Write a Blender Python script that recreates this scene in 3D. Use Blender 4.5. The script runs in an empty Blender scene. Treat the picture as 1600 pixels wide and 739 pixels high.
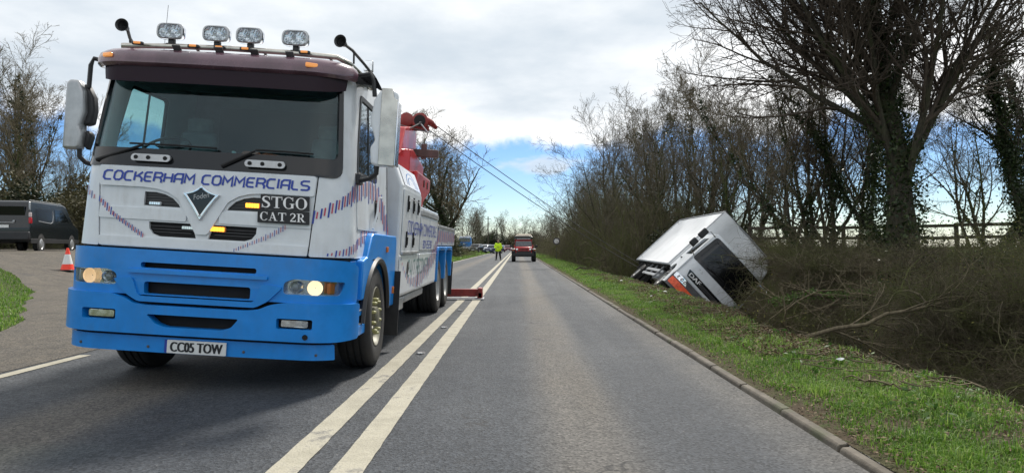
import bpy, bmesh, math, random
import numpy as np
from mathutils import Vector, Matrix, noise
from mathutils.geometry import tessellate_polygon
R = math.radians
scene = bpy.context.scene
col = scene.collection

# ------------------------------------------------------------------ camera
cam_d = bpy.data.cameras.new('camera'); cam = bpy.data.objects.new('camera', cam_d)
col.objects.link(cam); scene.camera = cam
cam.location = (0, 0, 1.2)
cam.rotation_euler = (R(90.81), 0, R(0.42))
cam_d.sensor_width = 36; cam_d.lens = 24.75
cam_d.clip_start = 0.05; cam_d.clip_end = 3000

# ------------------------------------------------------------------ sky and sun
SUN_EL, SUN_AZ = 50, 20          # degrees; azimuth clockwise from +Y (ahead, to the right)
world = bpy.data.worlds.new('World'); scene.world = world; world.use_nodes = True
wt = world.node_tree; wt.nodes.clear()
def N(t, kind, **kw):
    n = t.nodes.new(kind)
    for k, v in kw.items():
        if k.startswith('i_'): n.inputs[k[2:].replace('_', ' ')].default_value = v
        else: setattr(n, k, v)
    return n
def math_(t, op, a, b=None, c=None, clamp=False):
    n = t.nodes.new('ShaderNodeMath'); n.operation = op; n.use_clamp = clamp
    for i, v in enumerate((a, b, c)):
        if v is None: continue
        if isinstance(v, (int, float)): n.inputs[i].default_value = v
        else: t.links.new(v, n.inputs[i])
    return n.outputs[0]
def mixc(t, fac, a, b, mode='MIX'):
    n = t.nodes.new('ShaderNodeMix'); n.data_type = 'RGBA'; n.blend_type = mode
    for s, v in ((n.inputs[0], fac), (n.inputs[6], a), (n.inputs[7], b)):
        if isinstance(v, (int, float)): s.default_value = v
        elif isinstance(v, tuple): s.default_value = v if len(v) == 4 else v + (1,)
        else: t.links.new(v, s)
    return n.outputs[2]
def smooth(t, v, lo, hi):
    n = t.nodes.new('ShaderNodeMapRange'); n.interpolation_type = 'SMOOTHSTEP'
    n.inputs[1].default_value = lo; n.inputs[2].default_value = hi
    t.links.new(v, n.inputs[0]); return n.outputs[0]
def tex_noise(t, vec, scale, detail=4, rough=.55, dim='3D', dist=0):
    n = t.nodes.new('ShaderNodeTexNoise'); n.noise_dimensions = dim
    n.inputs['Scale'].default_value = scale; n.inputs['Detail'].default_value = detail
    n.inputs['Roughness'].default_value = rough; n.inputs['Distortion'].default_value = dist
    t.links.new(vec, n.inputs['Vector']); return n.outputs[0]
sky = N(wt, 'ShaderNodeTexSky', sky_type='NISHITA', sun_disc=False)
sky.sun_elevation = R(SUN_EL); sky.sun_rotation = R(SUN_AZ); sky.air_density = 1.0; sky.dust_density = .25; sky.ozone_density = 6.0
bg_sky = N(wt, 'ShaderNodeBackground'); bg_sky.inputs[1].default_value = 0.10
hsv = N(wt, 'ShaderNodeHueSaturation'); hsv.inputs['Saturation'].default_value = 1.22; hsv.inputs['Hue'].default_value = .512; wt.links.new(sky.outputs[0], hsv.inputs['Color']); wt.links.new(hsv.outputs[0], bg_sky.inputs[0])
tc = N(wt, 'ShaderNodeTexCoord')
sep = N(wt, 'ShaderNodeSeparateXYZ'); wt.links.new(tc.outputs['Generated'], sep.inputs[0])
zz = math_(wt, 'MAXIMUM', sep.outputs[2], 0.0)
den = math_(wt, 'ADD', zz, 0.12)
cmb = N(wt, 'ShaderNodeCombineXYZ')
wt.links.new(math_(wt, 'DIVIDE', sep.outputs[0], den), cmb.inputs[0])
wt.links.new(math_(wt, 'DIVIDE', sep.outputs[1], den), cmb.inputs[1])
cmb.inputs[2].default_value = 3.7
n1 = tex_noise(wt, cmb.outputs[0], 0.9, 7, .55)
n2 = tex_noise(wt, cmb.outputs[0], 0.42, 4, .5)
n3 = tex_noise(wt, tc.outputs['Generated'], 9.0, 6, .55)
edge = math_(wt, 'ADD', math_(wt, 'MULTIPLY', math_(wt, 'SUBTRACT', zz, 0.150), 34), math_(wt, 'MULTIPLY', math_(wt, 'SUBTRACT', n3, .50), 5))
bank = smooth(wt, edge, -.35, .5)
mp = N(wt, 'ShaderNodeMapping'); mp.inputs['Scale'].default_value = (1, 1, 2.6); mp.inputs['Location'].default_value = (.31, .2, .4)
wt.links.new(tc.outputs['Generated'], mp.inputs[0])
puff_n = tex_noise(wt, mp.outputs[0], 7.5, 6, .5)
puff = math_(wt, 'MULTIPLY', smooth(wt, puff_n, .59, .70), .8)
low = math_(wt, 'MULTIPLY', smooth(wt, zz, .03, -.0), .35)
cover = math_(wt, 'MAXIMUM', math_(wt, 'MAXIMUM', bank, puff), low)
thin = math_(wt, 'MULTIPLY', cover, smooth(wt, n2, .15, .42))
tone = math_(wt, 'ADD', math_(wt, 'MULTIPLY', n1, .75), math_(wt, 'MULTIPLY', n2, .5))
cc = mixc(wt, smooth(wt, tone, .44, .74), (.50, .565, .63), (.93, .935, .935))
bg_cloud = N(wt, 'ShaderNodeBackground'); bg_cloud.inputs[1].default_value = 1.0
wt.links.new(cc, bg_cloud.inputs[0])
mx = N(wt, 'ShaderNodeMixShader'); wt.links.new(cover, mx.inputs[0])
wt.links.new(bg_sky.outputs[0], mx.inputs[1]); wt.links.new(bg_cloud.outputs[0], mx.inputs[2])
wo = N(wt, 'ShaderNodeOutputWorld'); wt.links.new(mx.outputs[0], wo.inputs[0])

sun_d = bpy.data.lights.new('sun', 'SUN'); sun = bpy.data.objects.new('sun', sun_d); col.objects.link(sun)
sun_d.energy = 3.6; sun_d.angle = R(7); sun_d.color = (1, .95, .87)
sdir = Vector((math.sin(R(SUN_AZ)) * math.cos(R(SUN_EL)), math.cos(R(SUN_AZ)) * math.cos(R(SUN_EL)), math.sin(R(SUN_EL))))
sun.rotation_euler = sdir.to_track_quat('Z', 'Y').to_euler()
sun.location = sdir * 50
scene.view_settings.view_transform = 'Standard'; scene.view_settings.look = 'None'
scene.view_settings.exposure = 0.42; scene.view_settings.gamma = 1
scene.cycles.max_bounces = 6; scene.cycles.transparent_max_bounces = 12
scene.cycles.diffuse_bounces = 3; scene.cycles.glossy_bounces = 3; scene.cycles.transmission_bounces = 4

# ------------------------------------------------------------------ materials
def new_mat(name):
    m = bpy.data.materials.new(name); m.use_nodes = True
    t = m.node_tree; b = t.nodes['Principled BSDF']
    return m, t, b
def ocoord(t):
    return t.nodes.new('ShaderNodeTexCoord').outputs['Object']
def wpos(t):
    return t.nodes.new('ShaderNodeNewGeometry').outputs['Position']
def bump(t, b, h, strength=.3, dist=.01):
    n = t.nodes.new('ShaderNodeBump'); n.inputs['Strength'].default_value = strength; n.inputs['Distance'].default_value = dist
    t.links.new(h, n.inputs['Height']); t.links.new(n.outputs[0], b.inputs['Normal'])
def mat(name, c, rough=.5, metal=0, vary=.12, scale=6, dirt=0.0, dirtc=(.12, .10, .08), bumpy=0, coat=0, spec=None):
    m, t, b = new_mat(name)
    v = ocoord(t)
    nz = tex_noise(t, v, scale, 5, .6)
    lo = tuple(max(0, x * (1 - vary)) for x in c); hi = tuple(min(1, x * (1 + vary)) for x in c)
    cl = mixc(t, smooth(t, nz, .3, .7), lo, hi)
    if dirt > 0:
        d = tex_noise(t, v, 2.3, 8, .72)
        streak = t.nodes.new('ShaderNodeMapping'); streak.inputs['Scale'].default_value = (9, 9, 1.2)
        t.links.new(v, streak.inputs[0])
        d2 = tex_noise(t, streak.outputs[0], 2.0, 6, .6)
        dd = math_(t, 'MULTIPLY', math_(t, 'MULTIPLY', smooth(t, d, .42, .75), smooth(t, d2, .35, .7)), dirt)
        cl = mixc(t, dd, cl, dirtc)
    t.links.new(cl, b.inputs['Base Color'])
    rr_ = math_(t, 'ADD', math_(t, 'MULTIPLY', math_(t, 'SUBTRACT', nz, .5), .25), rough, clamp=True)
    t.links.new(rr_, b.inputs['Roughness'])
    b.inputs['Metallic'].default_value = metal
    if coat: b.inputs['Coat Weight'].default_value = coat; b.inputs['Coat Roughness'].default_value = .06
    if spec is not None: b.inputs['Specular IOR Level'].default_value = spec
    if bumpy: bump(t, b, tex_noise(t, v, scale * 8, 4), bumpy, .004)
    return m
def glow(name, c, e, strength):
    m, t, b = new_mat(name)
    b.inputs['Base Color'].default_value = c + (1,)
    b.inputs['Emission Color'].default_value = e + (1,); b.inputs['Emission Strength'].default_value = strength
    b.inputs['Roughness'].default_value = .2
    return m
def glass_mat(name, tint, refl=1.0, rough=.02, base_mix=.0, base=(.02, .03, .035)):
    m = bpy.data.materials.new(name); m.use_nodes = True; t = m.node_tree; t.nodes.clear()
    tr = N(t, 'ShaderNodeBsdfTransparent'); tr.inputs[0].default_value = tint + (1,)
    gl = N(t, 'ShaderNodeBsdfGlossy'); gl.inputs[0].default_value = (.9, .95, 1, 1); gl.inputs['Roughness'].default_value = rough
    df = N(t, 'ShaderNodeBsdfDiffuse'); df.inputs[0].default_value = base + (1,)
    m0 = N(t, 'ShaderNodeMixShader'); m0.inputs[0].default_value = base_mix
    t.links.new(tr.outputs[0], m0.inputs[1]); t.links.new(df.outputs[0], m0.inputs[2])
    lw = N(t, 'ShaderNodeLayerWeight'); lw.inputs[0].default_value = .5
    f2 = math_(t, 'MULTIPLY', math_(t, 'ADD', math_(t, 'MULTIPLY', math_(t, 'POWER', lw.outputs['Facing'], 4.5), .9), .055), refl, clamp=True)
    mm = N(t, 'ShaderNodeMixShader'); t.links.new(f2, mm.inputs[0])
    t.links.new(m0.outputs[0], mm.inputs[1]); t.links.new(gl.outputs[0], mm.inputs[2])
    o = N(t, 'ShaderNodeOutputMaterial'); t.links.new(mm.outputs[0], o.inputs[0])
    return m
def foliage_mat(name, c1, c2, c3, rough=.6, trans=.25):
    m, t, b = new_mat(name)
    at = N(t, 'ShaderNodeAttribute', attribute_name='tint')
    r = N(t, 'ShaderNodeValToRGB'); t.links.new(at.outputs['Fac'], r.inputs[0])
    r.color_ramp.elements[0].color = c1 + (1,); r.color_ramp.elements[1].color = c3 + (1,)
    e = r.color_ramp.elements.new(.5); e.color = c2 + (1,)
    t.links.new(r.outputs[0], b.inputs['Base Color']); b.inputs['Roughness'].default_value = rough
    b.inputs['Specular IOR Level'].default_value = .25
    if trans:
        tl = N(t, 'ShaderNodeBsdfTranslucent'); t.links.new(r.outputs[0], tl.inputs[0])
        ms = N(t, 'ShaderNodeMixShader'); ms.inputs[0].default_value = trans
        t.links.new(b.outputs[0], ms.inputs[1]); t.links.new(tl.outputs[0], ms.inputs[2])
        t.links.new(ms.outputs[0], t.nodes['Material Output'].inputs[0])
    return m
def bark_mat(name, c1, c2, moss=None):
    m, t, b = new_mat(name); v = ocoord(t)
    mpn = N(t, 'ShaderNodeMapping'); mpn.inputs['Scale'].default_value = (6, 6, 1.2); t.links.new(v, mpn.inputs[0])
    a = tex_noise(t, mpn.outputs[0], 3, 6, .65)
    cl = mixc(t, smooth(t, a, .3, .7), c1, c2)
    if moss: cl = mixc(t, smooth(t, tex_noise(t, v, .9, 4), .45, .62), cl, moss)
    t.links.new(cl, b.inputs['Base Color']); b.inputs['Roughness'].default_value = .9
    b.inputs['Specular IOR Level'].default_value = .15
    bump(t, b, a, .6, .02)
    return m
M = {}
M['white'] = mat('white_paint', (.66, .69, .72), .32, vary=.04, dirt=.42, dirtc=(.34, .31, .27), coat=.35)
M['white_box'] = mat('white_panel', (.80, .81, .82), .42, vary=.05, scale=1.5, dirt=.4, dirtc=(.40, .40, .38))
M['blue'] = mat('blue_paint', (.001, .205, .62), .38, vary=.08, dirt=.34, dirtc=(.06, .14, .26), coat=.25)
M['blue_cab'] = M['blue']
M['red'] = mat('red_paint', (.43, .014, .018), .34, vary=.12, dirt=.35, dirtc=(.20, .06, .05), coat=.3)
M['darkred'] = mat('worn_red_paint', (.22, .018, .015), .5, vary=.25, dirt=.5)
M['black'] = mat('black_plastic', (.018, .018, .02), .45, vary=.2)
M['gblack'] = mat('gloss_black', (.010, .011, .013), .12, vary=.1)
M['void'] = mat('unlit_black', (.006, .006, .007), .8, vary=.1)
M['rubber'] = mat('rubber', (.022, .021, .021), .8, vary=.25, scale=20, bumpy=.3)
M['chrome'] = mat('chrome', (.72, .73, .75), .14, metal=1, vary=.08, scale=14)
M['stainless'] = mat('stainless_steel', (.50, .48, .43), .30, metal=1, vary=.22, scale=5)
M['alu'] = mat('grey_aluminium', (.42, .43, .44), .45, metal=.8, vary=.15, dirt=.3)
M['rope'] = mat('wire_rope', (.03, .03, .033), .5, metal=.3)
M['steel'] = mat('painted_steel', (.07, .07, .075), .55, vary=.3, dirt=.4)
M['chassis'] = mat('chassis_black', (.02, .02, .02), .7, vary=.3)
M['navy'] = mat('navy_print', (.02, .05, .33), .4, vary=.05)
M['redprint'] = mat('red_print', (.48, .06, .10), .4, vary=.05)
M['paleprint'] = mat('grey_green_print', (.16, .26, .25), .4, vary=.05)
M['amberlens'] = mat('amber_lens', (.55, .16, .03), .2, vary=.1)
M['redlens'] = mat('red_lens', (.5, .01, .02), .2, vary=.1)
M['amberglow'] = glow('amber_lit', (.9, .4, .02), (1, .46, .03), 2.2)
M['ambersmall'] = glow('amber_small', (.6, .22, .05), (1, .42, .12), .35)
M['lampglow'] = glow('headlamp_lit', (.9, .8, .6), (1, .72, .42), 1.05)
M['lampdim'] = glow('headlamp_dim', (.85, .65, .45), (1, .62, .30), .55)
M['reflector'] = mat('lamp_reflector', (.80, .82, .84), .16, metal=1, vary=.2, scale=20)
M['glass'] = glass_mat('windscreen_glass', (.62, .79, .80), .62)
M['sideglass'] = glass_mat('side_glass', (.80, .90, .90), 1.2)
M['lens'] = glass_mat('lamp_lens', (.85, .88, .9), 1.5)
M['darkglass'] = glass_mat('dark_glass', (.05, .06, .07), .8, .05, .8, (.004, .005, .007))
M['visor'] = glass_mat('smoked_acrylic', (.14, .09, .11), .22, .3, .7, (.040, .022, .030))
M['visortop'] = mat('visor_acrylic', (.12, .065, .085), .26, vary=.3, scale=3, coat=.5)
M['interior'] = mat('cab_interior', (.13, .14, .16), .8, vary=.2)
M['curtain'] = mat('dark_curtain', (.035, .038, .045), .9)
M['seatcloth'] = mat('seat_cloth', (.24, .24, .25), .85, vary=.25)
M['hivis'] = mat('hi_vis_fabric', (.60, .90, .02), .75, vary=.1)
M['orangecloth'] = mat('orange_cloth', (.55, .11, .05), .8, vary=.3)
M['reflectape'] = mat('reflective_tape', (.5, .52, .52), .4, vary=.1)
M['brassrim'] = mat('brass_wheel_paint', (.13, .125, .09), .5, metal=.2, vary=.2, dirt=.5, dirtc=(.10, .09, .06))
M['nutyellow'] = mat('yellow_nut_markers', (.34, .33, .14), .5)
M['greyrim'] = mat('grey_wheel_paint', (.36, .36, .35), .5, metal=.2, vary=.15, dirt=.5)
M['plate'] = mat('plate_white', (.66, .67, .66), .4, vary=.04)
M['printblack'] = mat('black_print', (.01, .01, .012), .5, vary=.05)
M['printwhite'] = mat('white_print', (.78, .78, .78), .5, vary=.03)
M['orange'] = mat('orange_lens_panel', (.80, .10, .025), .3, vary=.25, scale=12, dirt=.3)
M['bark'] = bark_mat('bark', (.028, .025, .019), (.075, .067, .050), (.05, .055, .028))
M['barkmoss'] = bark_mat('mossy_bark', (.045, .038, .028), (.10, .085, .06), (.075, .085, .03))
M['twig'] = bark_mat('twig_bark', (.048, .038, .031), (.095, .075, .058))
M['twigmid'] = bark_mat('hedge_twig_bark', (.078, .068, .052), (.155, .138, .108))
M['twigpale'] = bark_mat('pale_twig_bark', (.10, .082, .055), (.19, .16, .105))
M['bramble'] = bark_mat('bramble_stem', (.060, .052, .035), (.17, .145, .098), (.10, .11, .04))
M['ivy'] = foliage_mat('ivy_leaf', (.012, .022, .008), (.024, .040, .013), (.05, .072, .022), .4, .1)
M['grass'] = foliage_mat('grass_blade', (.045, .10, .014), (.105, .225, .020), (.24, .33, .08), .5, .45)
M['litterleaf'] = foliage_mat('dead_leaf', (.045, .030, .018), (.10, .065, .036), (.20, .15, .09), .8, .1)
M['weed'] = foliage_mat('weed_leaf', (.03, .075, .014), (.06, .13, .025), (.12, .20, .05), .5, .3)
M['thicketleaf'] = foliage_mat('thicket_leaf', (.04, .055, .012), (.10, .115, .025), (.24, .22, .06), .7, .15)
M['wood'] = bark_mat('weathered_timber', (.05, .042, .034), (.10, .085, .068))
M['conered'] = mat('cone_red', (.88, .05, .02), .45, vary=.08)

# ------------------------------------------------------------------ mesh helpers
class MB:
    def __init__(s): s.v = []; s.f = []
    def add(s, vs, fs, T=None):
        o = len(s.v)
        s.v += [tuple(T @ Vector(p)) if T is not None else tuple(p) for p in vs]
        s.f += [tuple(i + o for i in f) for f in fs]
    def box(s, c, d, T=None, rot=None, taper=1.0):
        x, y, z = d[0] / 2, d[1] / 2, d[2] / 2; k = taper
        vs = [(-x, -y, -z), (x, -y, -z), (x, y, -z), (-x, y, -z), (-x * k, -y * k, z), (x * k, -y * k, z), (x * k, y * k, z), (-x * k, y * k, z)]
        A = Matrix.Translation(c)
        if rot: A = A @ Matrix.Rotation(rot[2], 4, 'Z') @ Matrix.Rotation(rot[1], 4, 'Y') @ Matrix.Rotation(rot[0], 4, 'X')
        if T is not None: A = T @ A
        s.add(vs, [(0, 3, 2, 1), (4, 5, 6, 7), (0, 1, 5, 4), (1, 2, 6, 5), (2, 3, 7, 6), (3, 0, 4, 7)], A)
    def tube(s, pts, r, n=8, caps=True):
        pts = [Vector(p) for p in pts]; rs = r if isinstance(r, (list, tuple)) else [r] * len(pts)
        vs = []; fs = []; up = None
        for i, p in enumerate(pts):
            d = (pts[min(i + 1, len(pts) - 1)] - pts[max(i - 1, 0)]).normalized()
            if up is None:
                up = Vector((0, 0, 1)) if abs(d.z) < .9 else Vector((1, 0, 0))
            a = d.cross(up).normalized(); b = a.cross(d).normalized(); up = b
            for k in range(n):
                t = 2 * math.pi * k / n
                vs.append(p + (a * math.cos(t) + b * math.sin(t)) * rs[i])
        for i in range(len(pts) - 1):
            for k in range(n):
                a_, b_ = i * n + k, i * n + (k + 1) % n
                fs.append((a_, a_ + n, b_ + n, b_))
        if caps:
            fs.append(tuple(range(n))); fs.append(tuple(reversed(range((len(pts) - 1) * n, len(pts) * n))))
        s.add(vs, fs)
    def lathe(s, prof, T, n=24):
        # prof: (radius, height) pairs, revolved round T's z axis
        vs = []; fs = []
        for r_, h in prof:
            for k in range(n):
                t = 2 * math.pi * k / n; vs.append((r_ * math.cos(t), r_ * math.sin(t), h))
        for i in range(len(prof) - 1):
            for k in range(n):
                a_, b_ = i * n + k, i * n + (k + 1) % n
                fs.append((a_, b_, b_ + n, a_ + n))
        s.add(vs, fs, T)
    def prism(s, poly, a, b, T=None):
        # polygon in local (x,y), extruded z from a to b
        n = len(poly)
        vs = [(p[0], p[1], a) for p in poly] + [(p[0], p[1], b) for p in poly]
        fs = [tuple(reversed(range(n))), tuple(range(n, 2 * n))] + [(i, (i + 1) % n, (i + 1) % n + n, i + n) for i in range(n)]
        s.add(vs, fs, T)
    def warp(s, fn): s.v = [tuple(fn(*p)) for p in s.v]; return s
def link(name, me, m, parent=None, smooth=False, bevel=0, seg=2):
    o = bpy.data.objects.new(name, me); col.objects.link(o)
    if m is not None: me.materials.append(m)
    if parent is not None: o.parent = parent
    if smooth:
        me.polygons.foreach_set('use_smooth', [True] * len(me.polygons))
        if smooth != 'all':
            try: me.set_sharp_from_angle(angle=R(40))
            except Exception: pass
    if bevel:
        b = o.modifiers.new('bevel', 'BEVEL'); b.width = bevel; b.segments = seg; b.limit_method = 'ANGLE'; b.angle_limit = R(35)
        b.harden_normals = False
    return o
def build(mb, name, m, parent=None, smooth=False, bevel=0, seg=2):
    me = bpy.data.meshes.new(name); me.from_pydata(mb.v, [], mb.f); me.validate()
    bm = bmesh.new(); bm.from_mesh(me); bmesh.ops.recalc_face_normals(bm, faces=bm.faces); bm.to_mesh(me); bm.free()
    return link(name, me, m, parent, smooth, bevel, seg)
def np_mesh(name, V, quads=None, tris=None, tint=None):
    me = bpy.data.meshes.new(name); V = np.asarray(V, dtype=np.float32)
    parts = [q for q in (quads, tris) if q is not None and len(q)]
    loops = np.concatenate([q.ravel() for q in parts]).astype(np.int32)
    tot = np.concatenate([np.full(len(q), q.shape[1], dtype=np.int32) for q in parts])
    start = np.concatenate([[0], np.cumsum(tot)[:-1]]).astype(np.int32)
    me.vertices.add(len(V)); me.vertices.foreach_set('co', V.ravel())
    me.loops.add(len(loops)); me.loops.foreach_set('vertex_index', loops)
    me.polygons.add(len(tot)); me.polygons.foreach_set('loop_start', start)
    try: me.polygons.foreach_set('loop_total', tot)
    except Exception: pass
    if tint is not None:
        a = me.attributes.new('tint', 'FLOAT', 'FACE'); a.data.foreach_set('value', np.asarray(tint, dtype=np.float32))
    me.update(calc_edges=True)
    return me
def slab(loops, y0, y1, cutx=(), cutz=(), fn=None):
    """2-D outline(s) in (x,z) (first outer, rest holes) made solid between y0 (front) and y1, cut and warped."""
    pts = [p for l in loops for p in l]
    tri = tessellate_polygon([[Vector((p[0], p[1], 0)) for p in l] for l in loops])
    bm = bmesh.new()
    A = [bm.verts.new((p[0], y0, p[1])) for p in pts]; B = [bm.verts.new((p[0], y1, p[1])) for p in pts]
    for t in tri:
        for L in (A, B):
            try: bm.faces.new([L[i] for i in t])
            except ValueError: pass
    k = 0
    for l in loops:
        n = len(l)
        for i in range(n):
            a, b = k + i, k + (i + 1) % n
            try: bm.faces.new((A[a], A[b], B[b], B[a]))
            except ValueError: pass
        k += n
    for c in cutx:
        bmesh.ops.bisect_plane(bm, geom=bm.verts[:] + bm.edges[:] + bm.faces[:], plane_co=(c, 0, 0), plane_no=(1, 0, 0), dist=1e-5)
    for c in cutz:
        bmesh.ops.bisect_plane(bm, geom=bm.verts[:] + bm.edges[:] + bm.faces[:], plane_co=(0, 0, c), plane_no=(0, 0, 1), dist=1e-5)
    bmesh.ops.recalc_face_normals(bm, faces=bm.faces)
    if fn:
        for v in bm.verts: v.co = fn(*v.co)
    return bm
def bobj(bm, name, m, parent=None, smooth=False, bevel=0, seg=2):
    me = bpy.data.meshes.new(name); bm.to_mesh(me); bm.free()
    return link(name, me, m, parent, smooth, bevel, seg)
def rr(x0, z0, x1, z1, r=.02, n=4):
    o = []
    for cx, cz, a in ((x1 - r, z1 - r, 0), (x0 + r, z1 - r, 90), (x0 + r, z0 + r, 180), (x1 - r, z0 + r, 270)):
        for i in range(n + 1):
            t = R(a + 90 * i / n); o.append((cx + r * math.cos(t), cz + r * math.sin(t)))
    return o
def poly_round(pts, r, n=3):
    o = []; k = len(pts)
    for i in range(k):
        p = Vector(pts[i]); a = (Vector(pts[i - 1]) - p); b = (Vector(pts[(i + 1) % k]) - p)
        ra = min(r, a.length * .45, b.length * .45)
        pa = p + a.normalized() * ra; pb = p + b.normalized() * ra
        for j in range(n + 1):
            t = j / n; q = pa * (1 - t) ** 2 + p * 2 * t * (1 - t) + pb * t * t; o.append((q.x, q.y))
    return o
def thing(name, label, cat, loc=(0, 0, 0), rot=(0, 0, 0), group=None):
    o = bpy.data.objects.new(name, None); col.objects.link(o); o.empty_display_size = .3
    o.location = loc; o.rotation_euler = rot; o['label'] = label; o['category'] = cat
    if group: o['group'] = group
    return o
def empty(name, parent, loc=(0, 0, 0), rot=(0, 0, 0)):
    o = bpy.data.objects.new(name, None); col.objects.link(o); o.parent = parent; o.location = loc; o.rotation_euler = rot
    o.empty_display_size = .1
    return o
def tag(o, label, cat, group=None):
    o['label'] = label; o['category'] = cat
    if group: o['group'] = group
    return o
def structure(o): o['kind'] = 'structure'; return o
def stuff(o, label=None, cat=None):
    o['kind'] = 'stuff'
    if label: o['label'] = label
    if cat: o['category'] = cat
    return o
def copy_tree(o, parent=None):
    c = o.copy(); col.objects.link(c); c.parent = parent
    for ch in list(o.children): copy_tree(ch, c)
    return c

# ---- lettering ----
FONT = {
 'C': (.75, [[(.75, 1), (.2, 1), (0, .8), (0, .2), (.2, 0), (.75, 0)]]),
 'O': (.78, [[(.2, 1), (.58, 1), (.78, .8), (.78, .2), (.58, 0), (.2, 0), (0, .2), (0, .8), (.2, 1), (.4, 1)]]),
 'K': (.75, [[(0, 0), (0, 1)], [(.72, 1), (.25, .52), (0, .52)], [(.25, .52), (.5, .5), (.75, .25), (.75, -.12)]]),
 'E': (.7, [[(.7, 1), (.15, 1), (0, .85), (0, .15), (.15, 0), (.7, 0)], [(0, .5), (.62, .5)]]),
 'R': (.75, [[(0, 0), (0, 1), (.6, 1), (.75, .85), (.75, .65), (.6, .48), (.1, .48)], [(.5, .48), (.75, .22), (.75, -.12)]]),
 'H': (.75, [[(0, 0), (0, 1)], [(.75, 1), (.75, -.0)], [(0, .5), (.75, .5)]]),
 'A': (.78, [[(0, 0), (0, .8), (.2, 1), (.78, 1), (.78, -.12)], [(0, .42), (.78, .42)]]),
 'M': (.9, [[(0, 0), (0, 1), (.42, .4), (.85, 1), (.9, -.12)]]),
 'I': (.1, [[(.05, 0), (.05, 1.08)]]),
 'L': (.62, [[(0, 1), (0, .15), (.15, 0), (.62, 0)]]),
 'S': (.75, [[(.75, 1), (.2, 1), (0, .88), (0, .64), (.15, .52), (.6, .48), (.75, .36), (.75, .12), (.6, 0), (0, 0)]]),
 'V': (.8, [[(0, 1), (.38, 0), (.42, 0), (.8, 1)]]),
 'Y': (.75, [[(0, 1), (0, .6), (.15, .48), (.75, .48)], [(.75, 1), (.75, .1), (.65, 0), (.1, 0)]]),
 '0': (.78, [[(.2, 1), (.58, 1), (.78, .8), (.78, .2), (.58, 0), (.2, 0), (0, .2), (0, .8), (.2, 1), (.4, 1)]]),
 '1': (.3, [[(0, .8), (.25, 1), (.25, 0)]]),
 '2': (.75, [[(0, 1), (.6, 1), (.75, .85), (.75, .6), (.6, .48), (.1, .48), (0, .35), (0, 0), (.75, 0)]]),
 '3': (.75, [[(0, 1), (.75, 1), (.75, 0), (0, 0)], [(.1, .5), (.75, .5)]]),
 '5': (.75, [[(.75, 1), (0, 1), (0, .52), (.6, .52), (.75, .38), (.75, .12), (.6, 0), (0, 0)]]),
 '8': (.75, [[(0, 0), (0, 1), (.75, 1), (.75, 0), (0, 0), (.1, 0)], [(0, .5), (.75, .5)]]),
 '-': (.5, [[(0, .5), (.5, .5)]]),
 '7': (.75, [[(0, 1), (.75, 1), (.3, 0)]]), '4': (.75, [[(.6, 0), (.6, 1), (0, .3), (.75, .3)]]), '/': (.5, [[(0, 0), (.5, 1)]]),
}
def stroke(pts, w, vs, fs):
    P = [Vector(p) for p in pts]; n = len(P); o = len(vs)
    for i, p in enumerate(P):
        a = (P[i] - P[i - 1]).normalized() if i else None
        b = (P[i + 1] - P[i]).normalized() if i < n - 1 else None
        d = ((a or b) + (b or a)).normalized(); ref = a or b
        nn = Vector((-d.y, d.x)); k = 1 / max(.5, nn.dot(Vector((-ref.y, ref.x))))
        ww = w[i] if isinstance(w, (list, tuple)) else w
        vs.append(p + nn * ww * k / 2); vs.append(p - nn * ww * k / 2)
    for i in range(n - 1):
        fs.append((o + 2 * i, o + 2 * i + 1, o + 2 * i + 3, o + 2 * i + 2))
def stroke_text(s, width, height, weight=.14, slant=0.0, gap=.26):
    """outlined strokes -> (verts2d, faces) filling width x height"""
    adv = 0; vs = []; fs = []
    for ch in s:
        if ch == ' ': adv += .55; continue
        w, strokes = FONT[ch]; 
        for st in strokes:
            stroke([(x + adv + slant * y, y) for x, y in st], weight, vs, fs)
        adv += w + gap
    adv -= gap
    return [(v.x * width / adv, v.y * height) for v in vs], fs
def font_text(s, width, height):
    cu = bpy.data.curves.new('t', 'FONT'); cu.body = s; cu.resolution_u = 4
    o = bpy.data.objects.new('t', cu); me = bpy.data.meshes.new_from_object(o)
    v = [tuple(x.co) for x in me.vertices]; f = [tuple(p.vertices) for p in me.polygons]
    bpy.data.objects.remove(o); bpy.data.curves.remove(cu); bpy.data.meshes.remove(me)
    x0 = min(p[0] for p in v); x1 = max(p[0] for p in v); y0 = min(p[1] for p in v); y1 = max(p[1] for p in v)
    return [((p[0] - x0) / (x1 - x0) * width, (p[1] - y0) / (y1 - y0) * height) for p in v], f
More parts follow.
